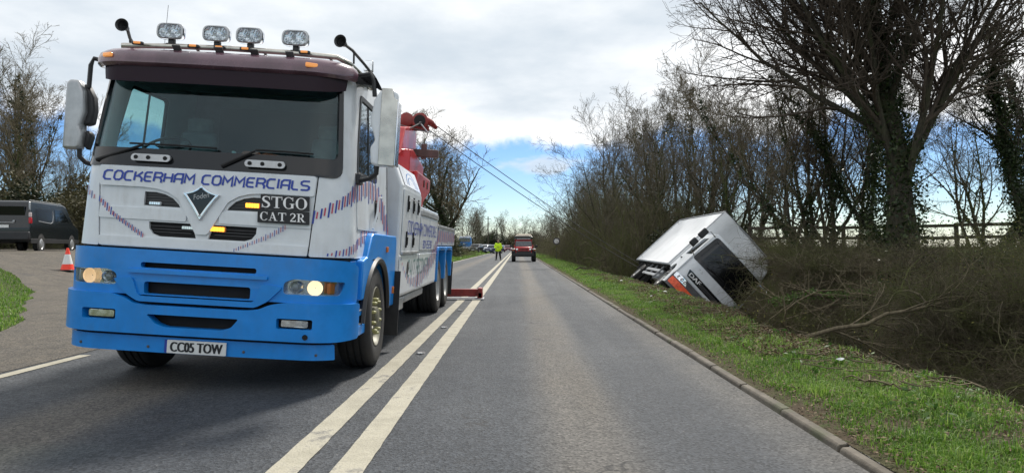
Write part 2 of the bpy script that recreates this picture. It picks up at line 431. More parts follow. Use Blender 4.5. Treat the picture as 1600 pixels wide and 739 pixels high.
def serif_text(s, width, height):
    """book-style letters with thick and thin strokes and serifs"""
    def ring(vs, fs, a0, a1, cx, cy, rx, ry, thick, thin, n=20):
        o = len(vs)
        for i in range(n + 1):
            t = R(a0 + (a1 - a0) * i / n); w = thin + (thick - thin) * abs(math.cos(t)) ** 1.3
            vs.append(Vector((cx + rx * math.cos(t), cy + ry * math.sin(t))))
            vs.append(Vector((cx + (rx - w) * math.cos(t), cy + (ry - thin) * math.sin(t))))
        for i in range(n): fs.append((o + 2 * i, o + 2 * i + 1, o + 2 * i + 3, o + 2 * i + 2))
    def bar(vs, fs, x0, y0, x1, y1):
        o = len(vs); vs += [Vector((x0, y0)), Vector((x1, y0)), Vector((x1, y1)), Vector((x0, y1))]; fs.append((o, o + 1, o + 2, o + 3))
    vs = []; fs = []; adv = 0
    for ch in s:
        if ch == ' ': adv += .35; continue
        v = []; f = []; w = .8
        if ch == 'T':
            bar(v, f, .32, .04, .5, .95); bar(v, f, 0, .92, .82, 1); bar(v, f, 0, .7, .05, .92); bar(v, f, .77, .7, .82, .92); bar(v, f, .2, 0, .62, .05)
        elif ch == 'O': ring(v, f, 0, 360, .42, .5, .42, .52, .18, .06, 30); w = .84
        elif ch in 'CG':
            ring(v, f, 45, 318, .42, .5, .42, .52, .2, .06, 24); bar(v, f, .70, .68, .75, 1.0); w = .78
            if ch == 'G': bar(v, f, .6, .05, .78, .42); bar(v, f, .5, .40, .86, .45); w = .86
            else: bar(v, f, .70, .12, .75, .2)
        elif ch == 'S':
            stroke([(.56, .78), (.48, .94), (.3, .98), (.12, .9), (.08, .74), (.16, .6), (.34, .5), (.5, .38), (.54, .22), (.44, .07), (.26, .02), (.1, .08), (.03, .25)],
                   [.05, .07, .07, .12, .16, .18, .19, .18, .16, .12, .07, .07, .05], v, f)
            bar(v, f, .54, .7, .59, 1.0); bar(v, f, 0, 0, .05, .32); w = .62
        elif ch == 'A':
            stroke([(.16, .03), (.43, 1.0)], .06, v, f); stroke([(.40, 1.0), (.74, .03)], .17, v, f); bar(v, f, .24, .3, .6, .36)
            bar(v, f, 0, 0, .32, .05); bar(v, f, .56, 0, .94, .05); w = .92
        elif ch == '2':
            stroke([(.03, .74), (.1, .92), (.27, .99), (.44, .92), (.5, .76), (.42, .55), (.22, .32), (.04, .08)], [.07, .1, .08, .12, .17, .15, .1, .08], v, f)
            bar(v, f, .02, 0, .56, .14); bar(v, f, .54, 0, .59, .26); w = .6
        elif ch == 'R':
            bar(v, f, .12, .04, .3, .97); bar(v, f, 0, 0, .42, .05); bar(v, f, 0, .95, .5, 1)
            ring(v, f, -90, 90, .42, .74, .3, .26, .17, .05, 12); bar(v, f, .28, .48, .45, .53)
            stroke([(.42, .5), (.72, .03)], .17, v, f); bar(v, f, .62, 0, .9, .05); w = .88
        o = len(vs); vs += [Vector((p.x + adv, p.y)) for p in v]; fs += [tuple(i + o for i in q) for q in f]
        adv += w + .08
    adv -= .08
    return [(p.x * width / adv, p.y * height) for p in vs], fs
def flat(vs2, fs, fn):
    mb = MB(); mb.add([fn(x, z) for x, z in vs2], fs); return mb
def decal(mb, name, m, parent):
    me = bpy.data.meshes.new(name); me.from_pydata(mb.v, [], mb.f)
    return link(name, me, m, parent)

# ================================================================== ground, road, verges
def sstep(a, b, x):
    t = np.clip((x - a) / (b - a), 0, 1); return t * t * (3 - 2 * t)
def wob(x, y, f=1.0, s=0):
    return (np.sin(x * 1.3 * f + s) * np.cos(y * 1.7 * f + s * 2) + .5 * np.sin(x * 3.1 * f + y * 2.3 * f + s) + .35 * np.sin(x * 5.7 * f - y * 4.9 * f + 2 * s)) / 1.85
KX = 1.955                                       # back of the kerb
def verge_edge(y): return 3.36 + .42 * sstep(8.5, 14, y) + .12 * np.sin(y * .37 + 1) + .10 * np.sin(y * 1.1)
def HR(x, y):
    x = np.asarray(x, float); y = np.asarray(y, float)
    e = verge_edge(y); deep = -1.55 + .9 * sstep(34, 60, y)
    near = .055 + .06 * np.sin((x - KX) * 1.6) + .018 * wob(x, y, 1.1)
    fall = near + (deep - near) * sstep(e, e + 2.0, x)
    top = .84 + .05 * wob(x, y, .3)
    rise = deep + (top - deep) * sstep(6.0, 8.7, x)
    z = np.where(x < e + 2.0, fall, rise)
    return np.where(x < KX + .02, .040, z) + np.where(x > 40, .0, 0)
def HL(x, y):
    x = np.asarray(x, float); y = np.asarray(y, float)
    return -.004 + 1.02 * sstep(-12, -18.5, x) * 1.0 + .16 * sstep(-5.2, -7.5, x) * sstep(33, 40, y) + .014 * wob(x, y, .7) * sstep(-5.2, -6.5, x)
def grid_sheet(name, xs, ys, H, m, off=0.0):
    X, Y = np.meshgrid(xs, ys); Z = H(X, Y) + off
    V = np.stack([X.ravel(), Y.ravel(), Z.ravel()], 1); nx, ny = len(xs), len(ys)
    i = np.arange((nx - 1) * (ny - 1)); a = (i // (nx - 1)) * nx + i % (nx - 1)
    q = np.stack([a, a + 1, a + nx + 1, a + nx], 1)
    me = np_mesh(name, V, q); return link(name, me, m, None, 'all')
def inc(a, b, st, g=1.0):
    o = [a]
    while o[-1] < b: o.append(o[-1] + st); st *= g
    return np.array(o)
def ground_material(name, base1, base2, soil, green):
    m, t, b = new_mat(name); p = wpos(t)
    a = tex_noise(t, p, 1.1, 8, .65); f = tex_noise(t, p, 14, 6, .7); g = tex_noise(t, p, 60, 3, .7)
    c = mixc(t, smooth(t, f, .3, .7), base1, base2)
    c = mixc(t, smooth(t, a, .42, .60), c, soil)
    c = mixc(t, math_(t, 'MULTIPLY', smooth(t, f, .50, .62), .8), c, green)
    c = mixc(t, .35, c, mixc(t, g, (.02, .018, .015), (.22, .19, .14)))
    t.links.new(c, b.inputs['Base Color']); b.inputs['Roughness'].default_value = .95; b.inputs['Specular IOR Level'].default_value = .1
    bump(t, b, math_(t, 'ADD', f, math_(t, 'MULTIPLY', g, .5)), .9, .05)
    return m
M['verge'] = ground_material('verge_soil', (.055, .075, .02), (.08, .06, .035), (.075, .052, .034), (.05, .095, .018))
M['bank'] = ground_material('bank_soil', (.075, .060, .038), (.11, .084, .052), (.08, .062, .038), (.07, .085, .028))
M['field'] = ground_material('field_grass', (.055, .12, .018), (.08, .15, .03), (.07, .11, .03), (.06, .14, .02))
ysr = np.concatenate([inc(-12, 70, .33), inc(72, 900, 3, 1.1)])
xsr = np.concatenate([[KX - .008], inc(KX + .01, 11, .22)])
g = grid_sheet('verge_ground', xsr, ysr, HR, M['verge']); structure(g)
# bank material takes over past the verge's edge
mv = M['verge']; t = mv.node_tree
g.data.materials.append(M['bank'])
cx = np.empty(len(g.data.vertices) * 3); g.data.vertices.foreach_get('co', cx); cx = cx.reshape(-1, 3)
nq = len(g.data.polygons); nxx = len(xsr)
ii = np.arange(nq); aa = (ii // (nxx - 1)) * nxx + ii % (nxx - 1); cen = cx[aa]
g.data.polygons.foreach_set('material_index', ((cen[:, 0] > verge_edge(cen[:, 1]) + .25 + .2 * wob(cen[:, 0], cen[:, 1], 3)) & (cen[:, 0] > 2.5)).astype(np.int32))
g = grid_sheet('field', np.concatenate([[10.9], inc(12, 900, 3, 1.15)]), np.concatenate([inc(-12, 70, 2), inc(72, 900, 6, 1.15)]), HR, M['field'], .0); structure(g)
M['leftground'] = ground_material('left_verge', (.05, .10, .02), (.065, .085, .028), (.06, .062, .03), (.05, .11, .018))
g = grid_sheet('left_ground', -np.concatenate([inc(4.90, 26, .4), inc(27, 900, 3, 1.2)])[::-1], np.concatenate([inc(-12, 70, .5), inc(72, 900, 5, 1.15)]), HL, M['leftground']); structure(g)

# --- asphalt
def asphalt(name, c1, c2, tracks=True, gravel=0):
    m, t, b = new_mat(name); p = wpos(t)
    sepn = N(t, 'ShaderNodeSeparateXYZ'); t.links.new(p, sepn.inputs[0])
    vor = N(t, 'ShaderNodeTexVoronoi'); vor.inputs['Scale'].default_value = 62; t.links.new(p, vor.inputs['Vector'])
    vor2 = N(t, 'ShaderNodeTexVoronoi'); vor2.inputs['Scale'].default_value = 150; t.links.new(p, vor2.inputs['Vector'])
    big = tex_noise(t, p, .35, 6, .6); med = tex_noise(t, p, 2.6, 6, .65); fine = tex_noise(t, p, 40, 4, .7)
    st = N(t, 'ShaderNodeMapping'); st.inputs['Scale'].default_value = (1.6, .07, 1); t.links.new(p, st.inputs[0])
    streak = tex_noise(t, st.outputs[0], 2.0, 5, .6)
    c = mixc(t, smooth(t, med, .25, .75), c1, c2)
    if tracks:
        # worn wheel tracks run along the lanes
        x = sepn.outputs[0]
        def band(c0, w):
            d = math_(t, 'ABSOLUTE', math_(t, 'SUBTRACT', x, c0)); mr = N(t, 'ShaderNodeMapRange'); mr.interpolation_type = 'SMOOTHSTEP'
            mr.inputs[1].default_value = w; mr.inputs[2].default_value = w * .25; t.links.new(d, mr.inputs[0]); return mr.outputs[0]
        tr = math_(t, 'ADD', band(.44, .46), band(-3.15, .6), clamp=True)
        mid = math_(t, 'ADD', math_(t, 'ADD', band(-.35, .75), band(1.15, .6)), band(-2.1, .9), clamp=True)
        tr = math_(t, 'MULTIPLY', tr, math_(t, 'ADD', math_(t, 'MULTIPLY', streak, .5), .55))
        c = mixc(t, math_(t, 'MULTIPLY', tr, .80), c, (.105, .093, .078))
        c = mixc(t, math_(t, 'MULTIPLY', mid, .6), c, (.026, .031, .040))
        edge_ = smooth(t, x, 1.35, 1.85); c = mixc(t, math_(t, 'MULTIPLY', edge_, math_(t, 'MULTIPLY', med, .55)), c, (.115, .10, .08))
    c = mixc(t, math_(t, 'MULTIPLY', smooth(t, big, .42, .62), .25), c, tuple(v * 1.4 for v in c2))
    # cracks, sealed patches and oil spots
    wv = N(t, 'ShaderNodeVectorMath', operation='ADD'); nzc = t.nodes.new('ShaderNodeTexNoise'); nzc.inputs['Scale'].default_value = 3.0; t.links.new(p, nzc.inputs['Vector']); t.links.new(p, wv.inputs[0]); t.links.new(nzc.outputs['Color'], wv.inputs[1])
    cr_ = N(t, 'ShaderNodeTexVoronoi', feature='DISTANCE_TO_EDGE'); cr_.inputs['Scale'].default_value = .42; t.links.new(wv.outputs[0], cr_.inputs['Vector'])
    cm = N(t, 'ShaderNodeMapRange'); cm.inputs[1].default_value = .010; cm.inputs[2].default_value = .003; t.links.new(cr_.outputs['Distance'], cm.inputs[0])
    c = mixc(t, math_(t, 'MULTIPLY', math_(t, 'MULTIPLY', cm.outputs[0], smooth(t, big, .50, .58)), .75), c, (.025, .025, .027))
    spots_ = tex_noise(t, p, 1.7, 3, .5); c = mixc(t, math_(t, 'MULTIPLY', smooth(t, spots_, .66, .72), .45), c, (.03, .03, .032))
    grit = N(t, 'ShaderNodeTexVoronoi'); grit.inputs['Scale'].default_value = 22; t.links.new(p, grit.inputs['Vector'])
    gm = N(t, 'ShaderNodeMapRange'); gm.inputs[1].default_value = .16; gm.inputs[2].default_value = .10; t.links.new(grit.outputs['Distance'], gm.inputs[0])
    c = mixc(t, math_(t, 'MULTIPLY', math_(t, 'MULTIPLY', gm.outputs[0], smooth(t, med, .48, .60)), .35), c, (.20, .19, .17))
    agg = mixc(t, vor.outputs['Color'], (.10, .10, .10), (2.25, 2.2, 2.1)); c = mixc(t, .68 + gravel, c, agg, 'MULTIPLY')
    c = mixc(t, math_(t, 'MULTIPLY', smooth(t, fine, .60, .75), .35), c, (.16, .155, .145))
    t.links.new(c, b.inputs['Base Color'])
    t.links.new(math_(t, 'ADD', math_(t, 'MULTIPLY', streak, -.22), .82), b.inputs['Roughness']); b.inputs['Specular IOR Level'].default_value = .26
    bump(t, b, math_(t, 'ADD', vor.outputs['Distance'], math_(t, 'MULTIPLY', vor2.outputs['Distance'], .6)), .55, .012)
    return m
M['road'] = asphalt('asphalt', (.033, .037, .043), (.053, .057, .064))
M['layby'] = asphalt('worn_layby_asphalt', (.052, .047, .041), (.085, .074, .060), False, .15)
def HRoad(x, y): return 0 * x + 0 * y
road = grid_sheet('road', np.array([-4.95, -4.2, -3.4, -2.6, -1.8, -1, -.2, .6, 1.4, 1.875]), np.concatenate([inc(-12, 60, 2), inc(64, 900, 8, 1.2)]), HRoad, M['road']); structure(road)

def poly_sheet(name, poly, H, off, m, step=.7):
    from mathutils.geometry import delaunay_2d_cdt
    n = len(poly); pts = [Vector(p) for p in poly]; xs = [p[0] for p in poly]; ys = [p[1] for p in poly]
    def inside(x, y):
        c = False; j = n - 1
        for i in range(n):
            if (ys[i] > y) != (ys[j] > y) and x < (xs[j] - xs[i]) * (y - ys[i]) / (ys[j] - ys[i]) + xs[i]: c = not c
            j = i
        return c
    x = min(xs)
    while x < max(xs):
        y = min(ys)
        while y < max(ys):
            if inside(x, y): pts.append(Vector((x + .01, y + .013)))
            y += step
        x += step
    v, e, f, *_ = delaunay_2d_cdt(pts, [], [list(range(n))], 1, 1e-4)
    V = [(p.x, p.y, float(H(p.x, p.y)) + off) for p in v]
    me = bpy.data.meshes.new(name); me.from_pydata(V, [], f); 
    bm = bmesh.new(); bm.from_mesh(me); bmesh.ops.recalc_face_normals(bm, faces=bm.faces)
    if sum(fc.normal.z for fc in bm.faces) < 0: bmesh.ops.reverse_faces(bm, faces=bm.faces)
    bm.to_mesh(me); bm.free()
    return link(name, me, m, None, 'all')
def rough_line(pts, step=.6, amp=.16, seed=1):
    r_ = random.Random(seed); o = []
    for a, b in zip(pts, pts[1:]):
        L = math.dist(a, b); k = max(1, int(L / step))
        for i in range(k):
            u = i / k; o.append((a[0] + (b[0] - a[0]) * u + r_.uniform(-amp, amp) * (i > 0), a[1] + (b[1] - a[1]) * u + r_.uniform(-amp, amp) * (i > 0)))
    o.append(pts[-1]); return o
ISLAND = rough_line([(-5.35, -8), (-5.7, 3), (-6.25, 6), (-7.0, 9.0), (-7.6, 10.6), (-8.7, 12.2), (-10.7, 15.2), (-12.5, 18.2), (-14.2, 20.0), (-16.5, 21.4), (-26, 22.6)], .7, .12, 3)
lay = [(-4.90, -8)] + [(-4.90 + .03 * math.sin(y * 2.7), y) for y in range(-6, 36, 1)] + [(-4.93, 35.5), (-6.0, 36.5)] + rough_line([(-6.2, 36.6), (-9, 35.8), (-14, 36.5), (-22, 37), (-34, 38)], 1, .3, 5) + [(-36, 23.5)] + ISLAND[::-1]
lb_ = poly_sheet('layby', lay, HL, .009, M['layby']); structure(lb_)

# --- painted markings
def paint_mat():
    m, t, b = new_mat('road_paint'); p = wpos(t)
    a = tex_noise(t, p, 3.0, 8, .75); f = tex_noise(t, p, 55, 4, .7); v = N(t, 'ShaderNodeTexVoronoi'); v.inputs['Scale'].default_value = 75; t.links.new(p, v.inputs['Vector'])
    c = mixc(t, smooth(t, a, .3, .7), (.27, .25, .19), (.40, .37, .29))
    c = mixc(t, math_(t, 'MULTIPLY', smooth(t, f, .50, .70), .55), c, (.20, .19, .17))
    c = mixc(t, math_(t, 'MULTIPLY', smooth(t, a, .54, .66), .8), c, (.10, .098, .095))
    t.links.new(c, b.inputs['Base Color']); b.inputs['Roughness'].default_value = .75
    bump(t, b, v.outputs['Distance'], .4, .01); return m
M['paint'] = paint_mat()
def strip(name, x0, x1, ya, yb, z=.005, jag=.003, step=.12, H=None):
    r_ = random.Random(hash((x0, ya)) & 0xffff); ys_ = [ya + (yb - ya) * i / max(2, int((yb - ya) / step) if yb - ya < 60 else 160) for i in range(max(2, int((yb - ya) / step) if yb - ya < 60 else 160) + 1)]
    V = []; F = []
    for y in ys_:
        for x, sg in ((x0, -1), (x1, 1)): xx = x + r_.uniform(-jag, jag); V.append((xx, y, (float(H(xx, y)) if H else float(HRoad(xx, y))) + z))
    for i in range(len(ys_) - 1): F.append((2 * i, 2 * i + 1, 2 * i + 3, 2 * i + 2))
    me = bpy.data.meshes.new(name); me.from_pydata(V, [], F); return link(name, me, M['paint'], None)
for x0, x1 in ((-1.333, -1.165), (-.992, -.818)):
    o = strip('centre_line', x0, x1, -6, 45); structure(o); o = strip('centre_line', x0, x1, 45, 240); structure(o)
for ya, yb in ((3.0, 5.4), (6.2, 7.75), (8.35, 10.4), (11.2, 13.6), (14.4, 17)):
    o = strip('edge_line', -4.83, -4.70, ya, yb); structure(o)
o = strip('edge_line', -4.83, -4.70, 36, 200); structure(o)

# --- kerb: separate concrete stones, with joints; the far run joined
def kerb_mat():
    m, t, b = new_mat('kerb_concrete'); p = wpos(t); a = tex_noise(t, p, 5, 7, .7); f = tex_noise(t, p, 70, 3, .7)
    c = mixc(t, smooth(t, a, .3, .7), (.060, .050, .037), (.135, .117, .092)); c = mixc(t, math_(t, 'MULTIPLY', smooth(t, f, .5, .7), .5), c, (.07, .06, .05))
    c = mixc(t, math_(t, 'MULTIPLY', smooth(t, tex_noise(t, p, 1.4, 5), .55, .68), .7), c, (.06, .07, .03))
    t.links.new(c, b.inputs['Base Color']); b.inputs['Roughness'].default_value = .85; bump(t, b, f, .5, .006); return m
M['kerb'] = kerb_mat()
mb = MB(); mb.box((1.925, 450, -.035), (.09, 920, .04)); kb = build(mb, 'kerb', M['kerb'], None); structure(kb)
mb = MB(); mb.prism([(-.045, -.03), (-.030, .026), (-.018, .036), (.040, .042), (.040, -.03)], -.442, .442, Matrix(((1, 0, 0, 0), (0, 0, 1, 0), (0, 1, 0, 0), (0, 0, 0, 1))))
k0 = build(mb, 'kerbstone', M['kerb'], kb, False, .008); rk = random.Random(2)
k0.location = (1.92, -2.7, 0)
for i in range(1, 46):
    k = k0.copy(); col.objects.link(k); k.parent = kb; k.location = (1.92 + rk.uniform(-.006, .006), -2.7 + .915 * i, rk.uniform(-.008, .003)); k.rotation_euler = (rk.uniform(-.006, .006), rk.uniform(-.04, .04), rk.uniform(-.008, .008))
mb = MB(); y = -2.7 + .915 * 46
while y < 260:
    mb.box((1.915, y, .005), (.08, .89, .066)); y += .915
fk = build(mb, 'distant_kerbstones', M['kerb'], kb); fk['kind'] = 'stuff'
# --- road studs between the lines, drain grate by the kerb
STUDS = ['road stud between the centre lines, nearest the camera', 'road stud between the centre lines beside the truck front wheel', 'third road stud from the camera between the centre lines', 'road stud between the centre lines near the red stabiliser foot', 'farthest road stud shown, past the red stabiliser foot']
for i, lab in enumerate(STUDS):
    y = (7.9, 10.4, 13.2, 16.2, 20.5)[i]
    if i == 0:
        stud = thing('road_stud', lab, 'road stud', (-1.08, y, 0), group='road studs between the centre lines')
        mb = MB(); mb.box((0, 0, .010), (.11, .14, .018), taper=.7); build(mb, 'stud_body', M['steel'], stud, False, .004)
        mb = MB(); mb.box((0, -.062, .016), (.05, .02, .012)); build(mb, 'stud_lens', M['printwhite'], stud)
    else:
        c = copy_tree(stud); c.location = (-1.08 + rk.uniform(-.01, .01), y, 0); c['label'] = lab

# ================================================================== the recovery truck
LEAN = R(3.3)
CR = .33; CX = .85; ARC = CR * math.pi / 2
def x2s(x):
    a = abs(x)
    if a <= CX: return x
    return math.copysign(CX + CR * math.asin(min(1, (a - CX) / CR)), x)
def plan(s, off=0.0):
    """arc length along the cab's nose (front, corner, side) -> x, y; off pushes outwards"""
    a = abs(s); sg = 1 if s >= 0 else -1
    if a <= CX: x, y, nx, ny = a, .03 * a * a, 0, -1
    elif a <= CX + ARC:
        t = (a - CX) / CR; x = CX + CR * math.sin(t); y = .0217 + CR * (1 - math.cos(t)); nx, ny = math.sin(t), -math.cos(t)
    else: x, y, nx, ny = CX + CR, .0217 + CR + (a - CX - ARC), 1, 0
    return sg * (x + nx * off), y + ny * off
def taper(x, z): return x * (1 - .055 * max(0, z - 1.2))
def nose(s, o, z):
    x, y = plan(s, -o)
    if z > 1.85: y += (z - 1.85) * .2 * max(0, 1 - max(0, abs(s) - 1.0) * 1.2)
    return Vector((taper(x, z), y, z))
CUTX = [k * sg for k in (.3, .6, .8, .88, .95, 1.02, 1.09, 1.16, 1.23, 1.30, 1.37) for sg in (-1, 1)] + [0]
truck = thing('recovery_truck', 'white and blue heavy recovery truck with red boom, facing the camera on the left', 'truck', (-2.70, 5.9, 0))
def body(o): o.rotation_euler = (0, LEAN, 0); return o
def rail(s0, s1, z0, z1, o0, o1, name, m, parent=truck, bevel=.006, loops=None, cutz=(), r=.01):
    loops = loops or [rr(s0, z0, s1, z1, r, 2)]
    return bobj(slab(loops, o0, o1, CUTX, cutz, nose), name, m, parent, True, bevel)

# --- cab shell
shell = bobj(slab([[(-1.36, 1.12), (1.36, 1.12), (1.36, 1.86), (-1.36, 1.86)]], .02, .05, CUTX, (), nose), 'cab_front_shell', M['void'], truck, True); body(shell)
def slot(sg, c=-.02):
    pts = [(.52, 1.52), (.52, 1.635), (.42, 1.635), (.34, 1.62), (.27, 1.59), (.215, 1.54), (.20, 1.515)]
    return [(c + sg * x, z) for x, z in (pts if sg < 0 else pts[::-1])]
lowslot = lambda sg: [(-.02 + sg * x, z) for x, z in ([(.09, 1.385), (.46, 1.385), (.455, 1.33), (.42, 1.285), (.36, 1.265), (.05, 1.265)][:: (1 if sg > 0 else -1)])]
outer = poly_round([(-.965, 1.85), (.945, 1.85), (.865, 1.165), (-.885, 1.165)], .015, 2)
panel = body(bobj(slab([outer, slot(-1), slot(1), lowslot(-1), lowslot(1)], -.012, .015, CUTX, (), nose), 'bonnet_panel', M['white'], truck, True, .005))
hdr = [(-.955, 1.842), (.937, 1.842), (.918, 1.672), (.50, 1.672), (.38, 1.662), (.28, 1.635), (.19, 1.58), (.03, 1.30), (-.07, 1.30), (-.23, 1.58), (-.32, 1.635), (-.42, 1.662), (-.54, 1.672), (-.935, 1.672)]
h_ = bobj(slab([poly_round(hdr, .02, 2)], -.032, -.008, CUTX, (), nose), 'header_moulding', M['white'], panel, True, .009)
for s0, s1 in ((-.915, -.16), (.12, .895)):
    bobj(slab([rr(s0, 1.40, s1, 1.497, .012, 2)], -.024, -.008, CUTX, (), nose), 'grille_bar', M['white'], panel, True, .008)
bobj(slab([poly_round([(-.895, 1.25), (.875, 1.25), (.866, 1.172), (-.885, 1.172)], .01, 2)], -.028, -.008, CUTX, (), nose), 'lower_lip', M['white'], panel, True, .01)
# corner panels that wrap round to the doors
for sg in (-1, 1):
    pts = [(.955, 1.85), (1.165, 1.95), (1.15, 2.4), (1.13, 2.80), (1.36, 2.80), (1.37, 1.90), (1.42, 1.17), (.875, 1.165)]
    if sg < 0: pts = [(.975, 1.85), (1.185, 1.95), (1.17, 2.4), (1.15, 2.80), (1.36, 2.80), (1.37, 1.90), (1.42, 1.17), (.895, 1.165)]
    pts = [(sg * x, z) for x, z in pts]
    body(bobj(slab([poly_round(pts, .02, 2)], -.015, .010, CUTX, (1.4, 1.6, 2.0, 2.2, 2.4, 2.6), nose), 'corner_panel', M['white'], truck, True, .006))
# windscreen surround, glass
sur_o = poly_round([(-1.18, 1.84), (1.16, 1.84), (1.125, 2.82), (-1.145, 2.82)], .10, 4)
sur_i = poly_round([(-1.125, 2.00), (1.105, 2.00), (1.085, 2.74), (-1.105, 2.74)], .06, 4)
body(bobj(slab([sur_o, sur_i], -.026, .01, CUTX, (1.95, 2.3, 2.6), nose), 'windscreen_surround', M['gblack'], truck, True, .006))
body(bobj(slab([poly_round([(-1.15, 1.99), (1.13, 1.99), (1.11, 2.76), (-1.13, 2.76)], .05, 3)], -.006, .0, CUTX, (2.2, 2.5), nose), 'windscreen', M['glass'], truck, True))
# side walls with window openings, doors
def side(sg, out=1.18):
    def fn(y, o, z): return Vector((sg * taper(out - o, z), y, z))
    return fn
for sg in (-1, 1):
    outl = poly_round([(.345, 1.16), (.36, 1.88), (.33, 1.9), (.40, 2.80), (.62, 2.86), (1.92, 2.86), (1.98, 2.75), (1.98, 1.16)], .04, 3)
    win = poly_round([(.50, 1.93), (.53, 2.2), (.66, 2.66), (1.36, 2.66), (1.36, 1.93)], .05, 3)
    w = body(bobj(slab([outl, win], 0, .03, (), (1.5, 1.85, 2.2, 2.5), side(sg)), 'cab_side', M['white'], truck, True, .006))
    fr_o = poly_round([(.485, 1.915), (.515, 2.2), (.645, 2.68), (1.375, 2.68), (1.375, 1.915)], .05, 3)
    fr_i = poly_round([(.525, 1.955), (.555, 2.2), (.68, 2.635), (1.335, 2.635), (1.335, 1.955)], .05, 3)
    fw = bobj(slab([fr_o, fr_i], -.008, .02, (), (2.2, 2.5), side(sg)), 'window_frame', M['black'], w, True)
    bobj(slab([[(.51, 1.94), (.54, 2.2), (.67, 2.65), (1.35, 2.65), (1.35, 1.94)]], .006, .010, (), (2.2, 2.5), side(sg)), 'side_window', M['sideglass'], w)
    bobj(slab([[(1.0, 1.95), (1.018, 1.95), (1.018, 2.64), (1.0, 2.64)]], -.002, .012, (), (2.3,), side(sg)), 'window_divider', M['black'], w)
    # door: shut line and a swage
    dr = poly_round([(.47, 1.42), (.44, 1.9), (1.42, 1.9), (1.42, 1.42)], .03, 3)
    bobj(slab([dr], -.010, .0, (), (1.6, 1.8), side(sg)), 'door_skin', M['white'], w, True, .005)
    bobj(slab([rr(1.22, 1.52, 1.33, 1.74, .03, 3)], -.014, -.004, (), (), side(sg)), 'handle_recess', M['black'], w, True)
    bobj(slab([rr(1.24, 1.545, 1.275, 1.71, .01, 2)], -.034, -.016, (), (), side(sg)), 'door_handle', M['black'], w, True, .004)
    mbk = MB(); mbk.tube([(sg * 1.20, 1.02, 1.44), (sg * 1.215, 1.12, 1.62), (sg * 1.21, 1.16, 1.76), (sg * 1.20, 1.36, 1.77)], .012, 6)
    build(mbk, 'grab_rail', M['white'], w, True)
mb = MB(); mb.prism([(-1.165, 1.13), (1.165, 1.13), (1.165, 1.5), (1.075, 2.84), (-1.075, 2.84), (-1.165, 1.5)], -1.99, -1.93, Matrix.Rotation(R(90), 4, 'X')); body(build(mb, 'cab_rear_wall', M['interior'], truck))
mb = MB(); mb.prism([(-1.06, .42), (1.06, .42), (1.06, 1.99), (-1.06, 1.99)], 2.82, 2.90); body(build(mb, 'roof', M['white'], truck, False, .03, 3))
mb = MB(); mb.box((0, 1.15, 1.14), (2.2, 1.6, .04)); body(build(mb, 'cab_floor', M['void'], truck))
# --- interior
mb = MB(); mb.prism([(-1.02, .32), (1.02, .32), (1.0, .80), (-1.0, .72)], 1.78, 1.995); body(build(mb, 'dashboard', M['interior'], truck, True, .03))
for x in (-.78, .6):
    st = empty('seat', truck, (0, 0, 0), (0, LEAN, 0))
    mb = MB(); mb.box((x, 1.22, 1.72), (.46, .46, .14)); build(mb, 'seat_base', M['seatcloth'], st, True, .04)
    mb = MB(); mb.box((x, 1.46, 2.06), (.44, .12, .60), rot=(R(-8), 0, 0), taper=.85); build(mb, 'seat_back', M['seatcloth'], st, True, .04)
    mb = MB(); mb.box((x, 1.50, 2.43), (.26, .09, .16)); build(mb, 'head_rest', M['seatcloth'], st, True, .03)
mb = MB(); A = Matrix.Translation((-.78, .80, 2.08)) @ Matrix.Rotation(R(40), 4, 'X')
mb.tube([tuple(A @ Vector((.22 * math.cos(t), .22 * math.sin(t), 0))) for t in [2 * math.pi * k / 24 for k in range(25)]], .014, 6, False)
for k in range(3):
    t = 2 * math.pi * k / 3 + .5; mb.tube([tuple(A @ Vector((0, 0, -.02))), tuple(A @ Vector((.21 * math.cos(t), .21 * math.sin(t), 0)))], .012, 5)
body(build(mb, 'steering_wheel', M['black'], truck, True))
mb = MB()
for i, (x, y, w_, h_2) in enumerate(((-.05, .62, .16, .05), (.12, .6, .22, .09), (.30, .64, .26, .08), (.46, .6, .2, .05))):
    mb.box((x, y, 1.995 + h_2 / 2), (w_, .16, h_2), rot=(0, .08 * (i - 1), .3 * i), taper=.7)
body(build(mb, 'orange_jacket_on_dash', M['orangecloth'], truck, True, .02))
mb = MB(); mb.box((.1, 1.90, 2.25), (1.7, .03, .9)); body(build(mb, 'bunk_curtain', M['curtain'], truck))
mb = MB()
mb.box((0, .62, 2.70), (1.9, .30, .10)); body(build(mb, 'header_shelf', M['interior'], truck, True, .02))
# --- sun visor (smoked acrylic), with a solid upper moulding
def sweep(prof, smax, name, m, parent=truck, thick=.012):
    S = [smax * k / 28 - smax / 2 for k in range(29)] if False else [(-1 + 2 * k / 30) * smax for k in range(31)]
    n = len(prof); V = []; F = []
    for side_ in (0, 1):
        for s in S:
            e = max(0, abs(s) - smax + .30) / .30
            for (o, z) in prof:
                oo = o * (1 - .5 * e * e) - (thick if side_ else 0); zz_ = z + (2.78 - z) * .25 * e * e
                x, y = plan(s, oo); y += (z - 1.85) * .2 * max(0, 1 - max(0, abs(s) - 1.0) * 1.2)
                V.append((taper(x, 2.75), y, zz_))
    L = len(S) * n
    for i in range(len(S) - 1):
        for j in range(n - 1):
            a = i * n + j; F.append((a, a + n, a + n + 1, a + 1)); a += L; F.append((a, a + 1, a + n + 1, a + n))
    for i in range(len(S) - 1):
        for j in (0, n - 1):
            a = i * n + j; F.append((a, a + n, a + n + L, a + L))
    for i in (0, len(S) - 1):
        for j in range(n - 1):
            a = i * n + j; F.append((a, a + 1, a + 1 + L, a + L))
    mb = MB(); mb.add(V, F); return body(build(mb, name, m, parent, True))
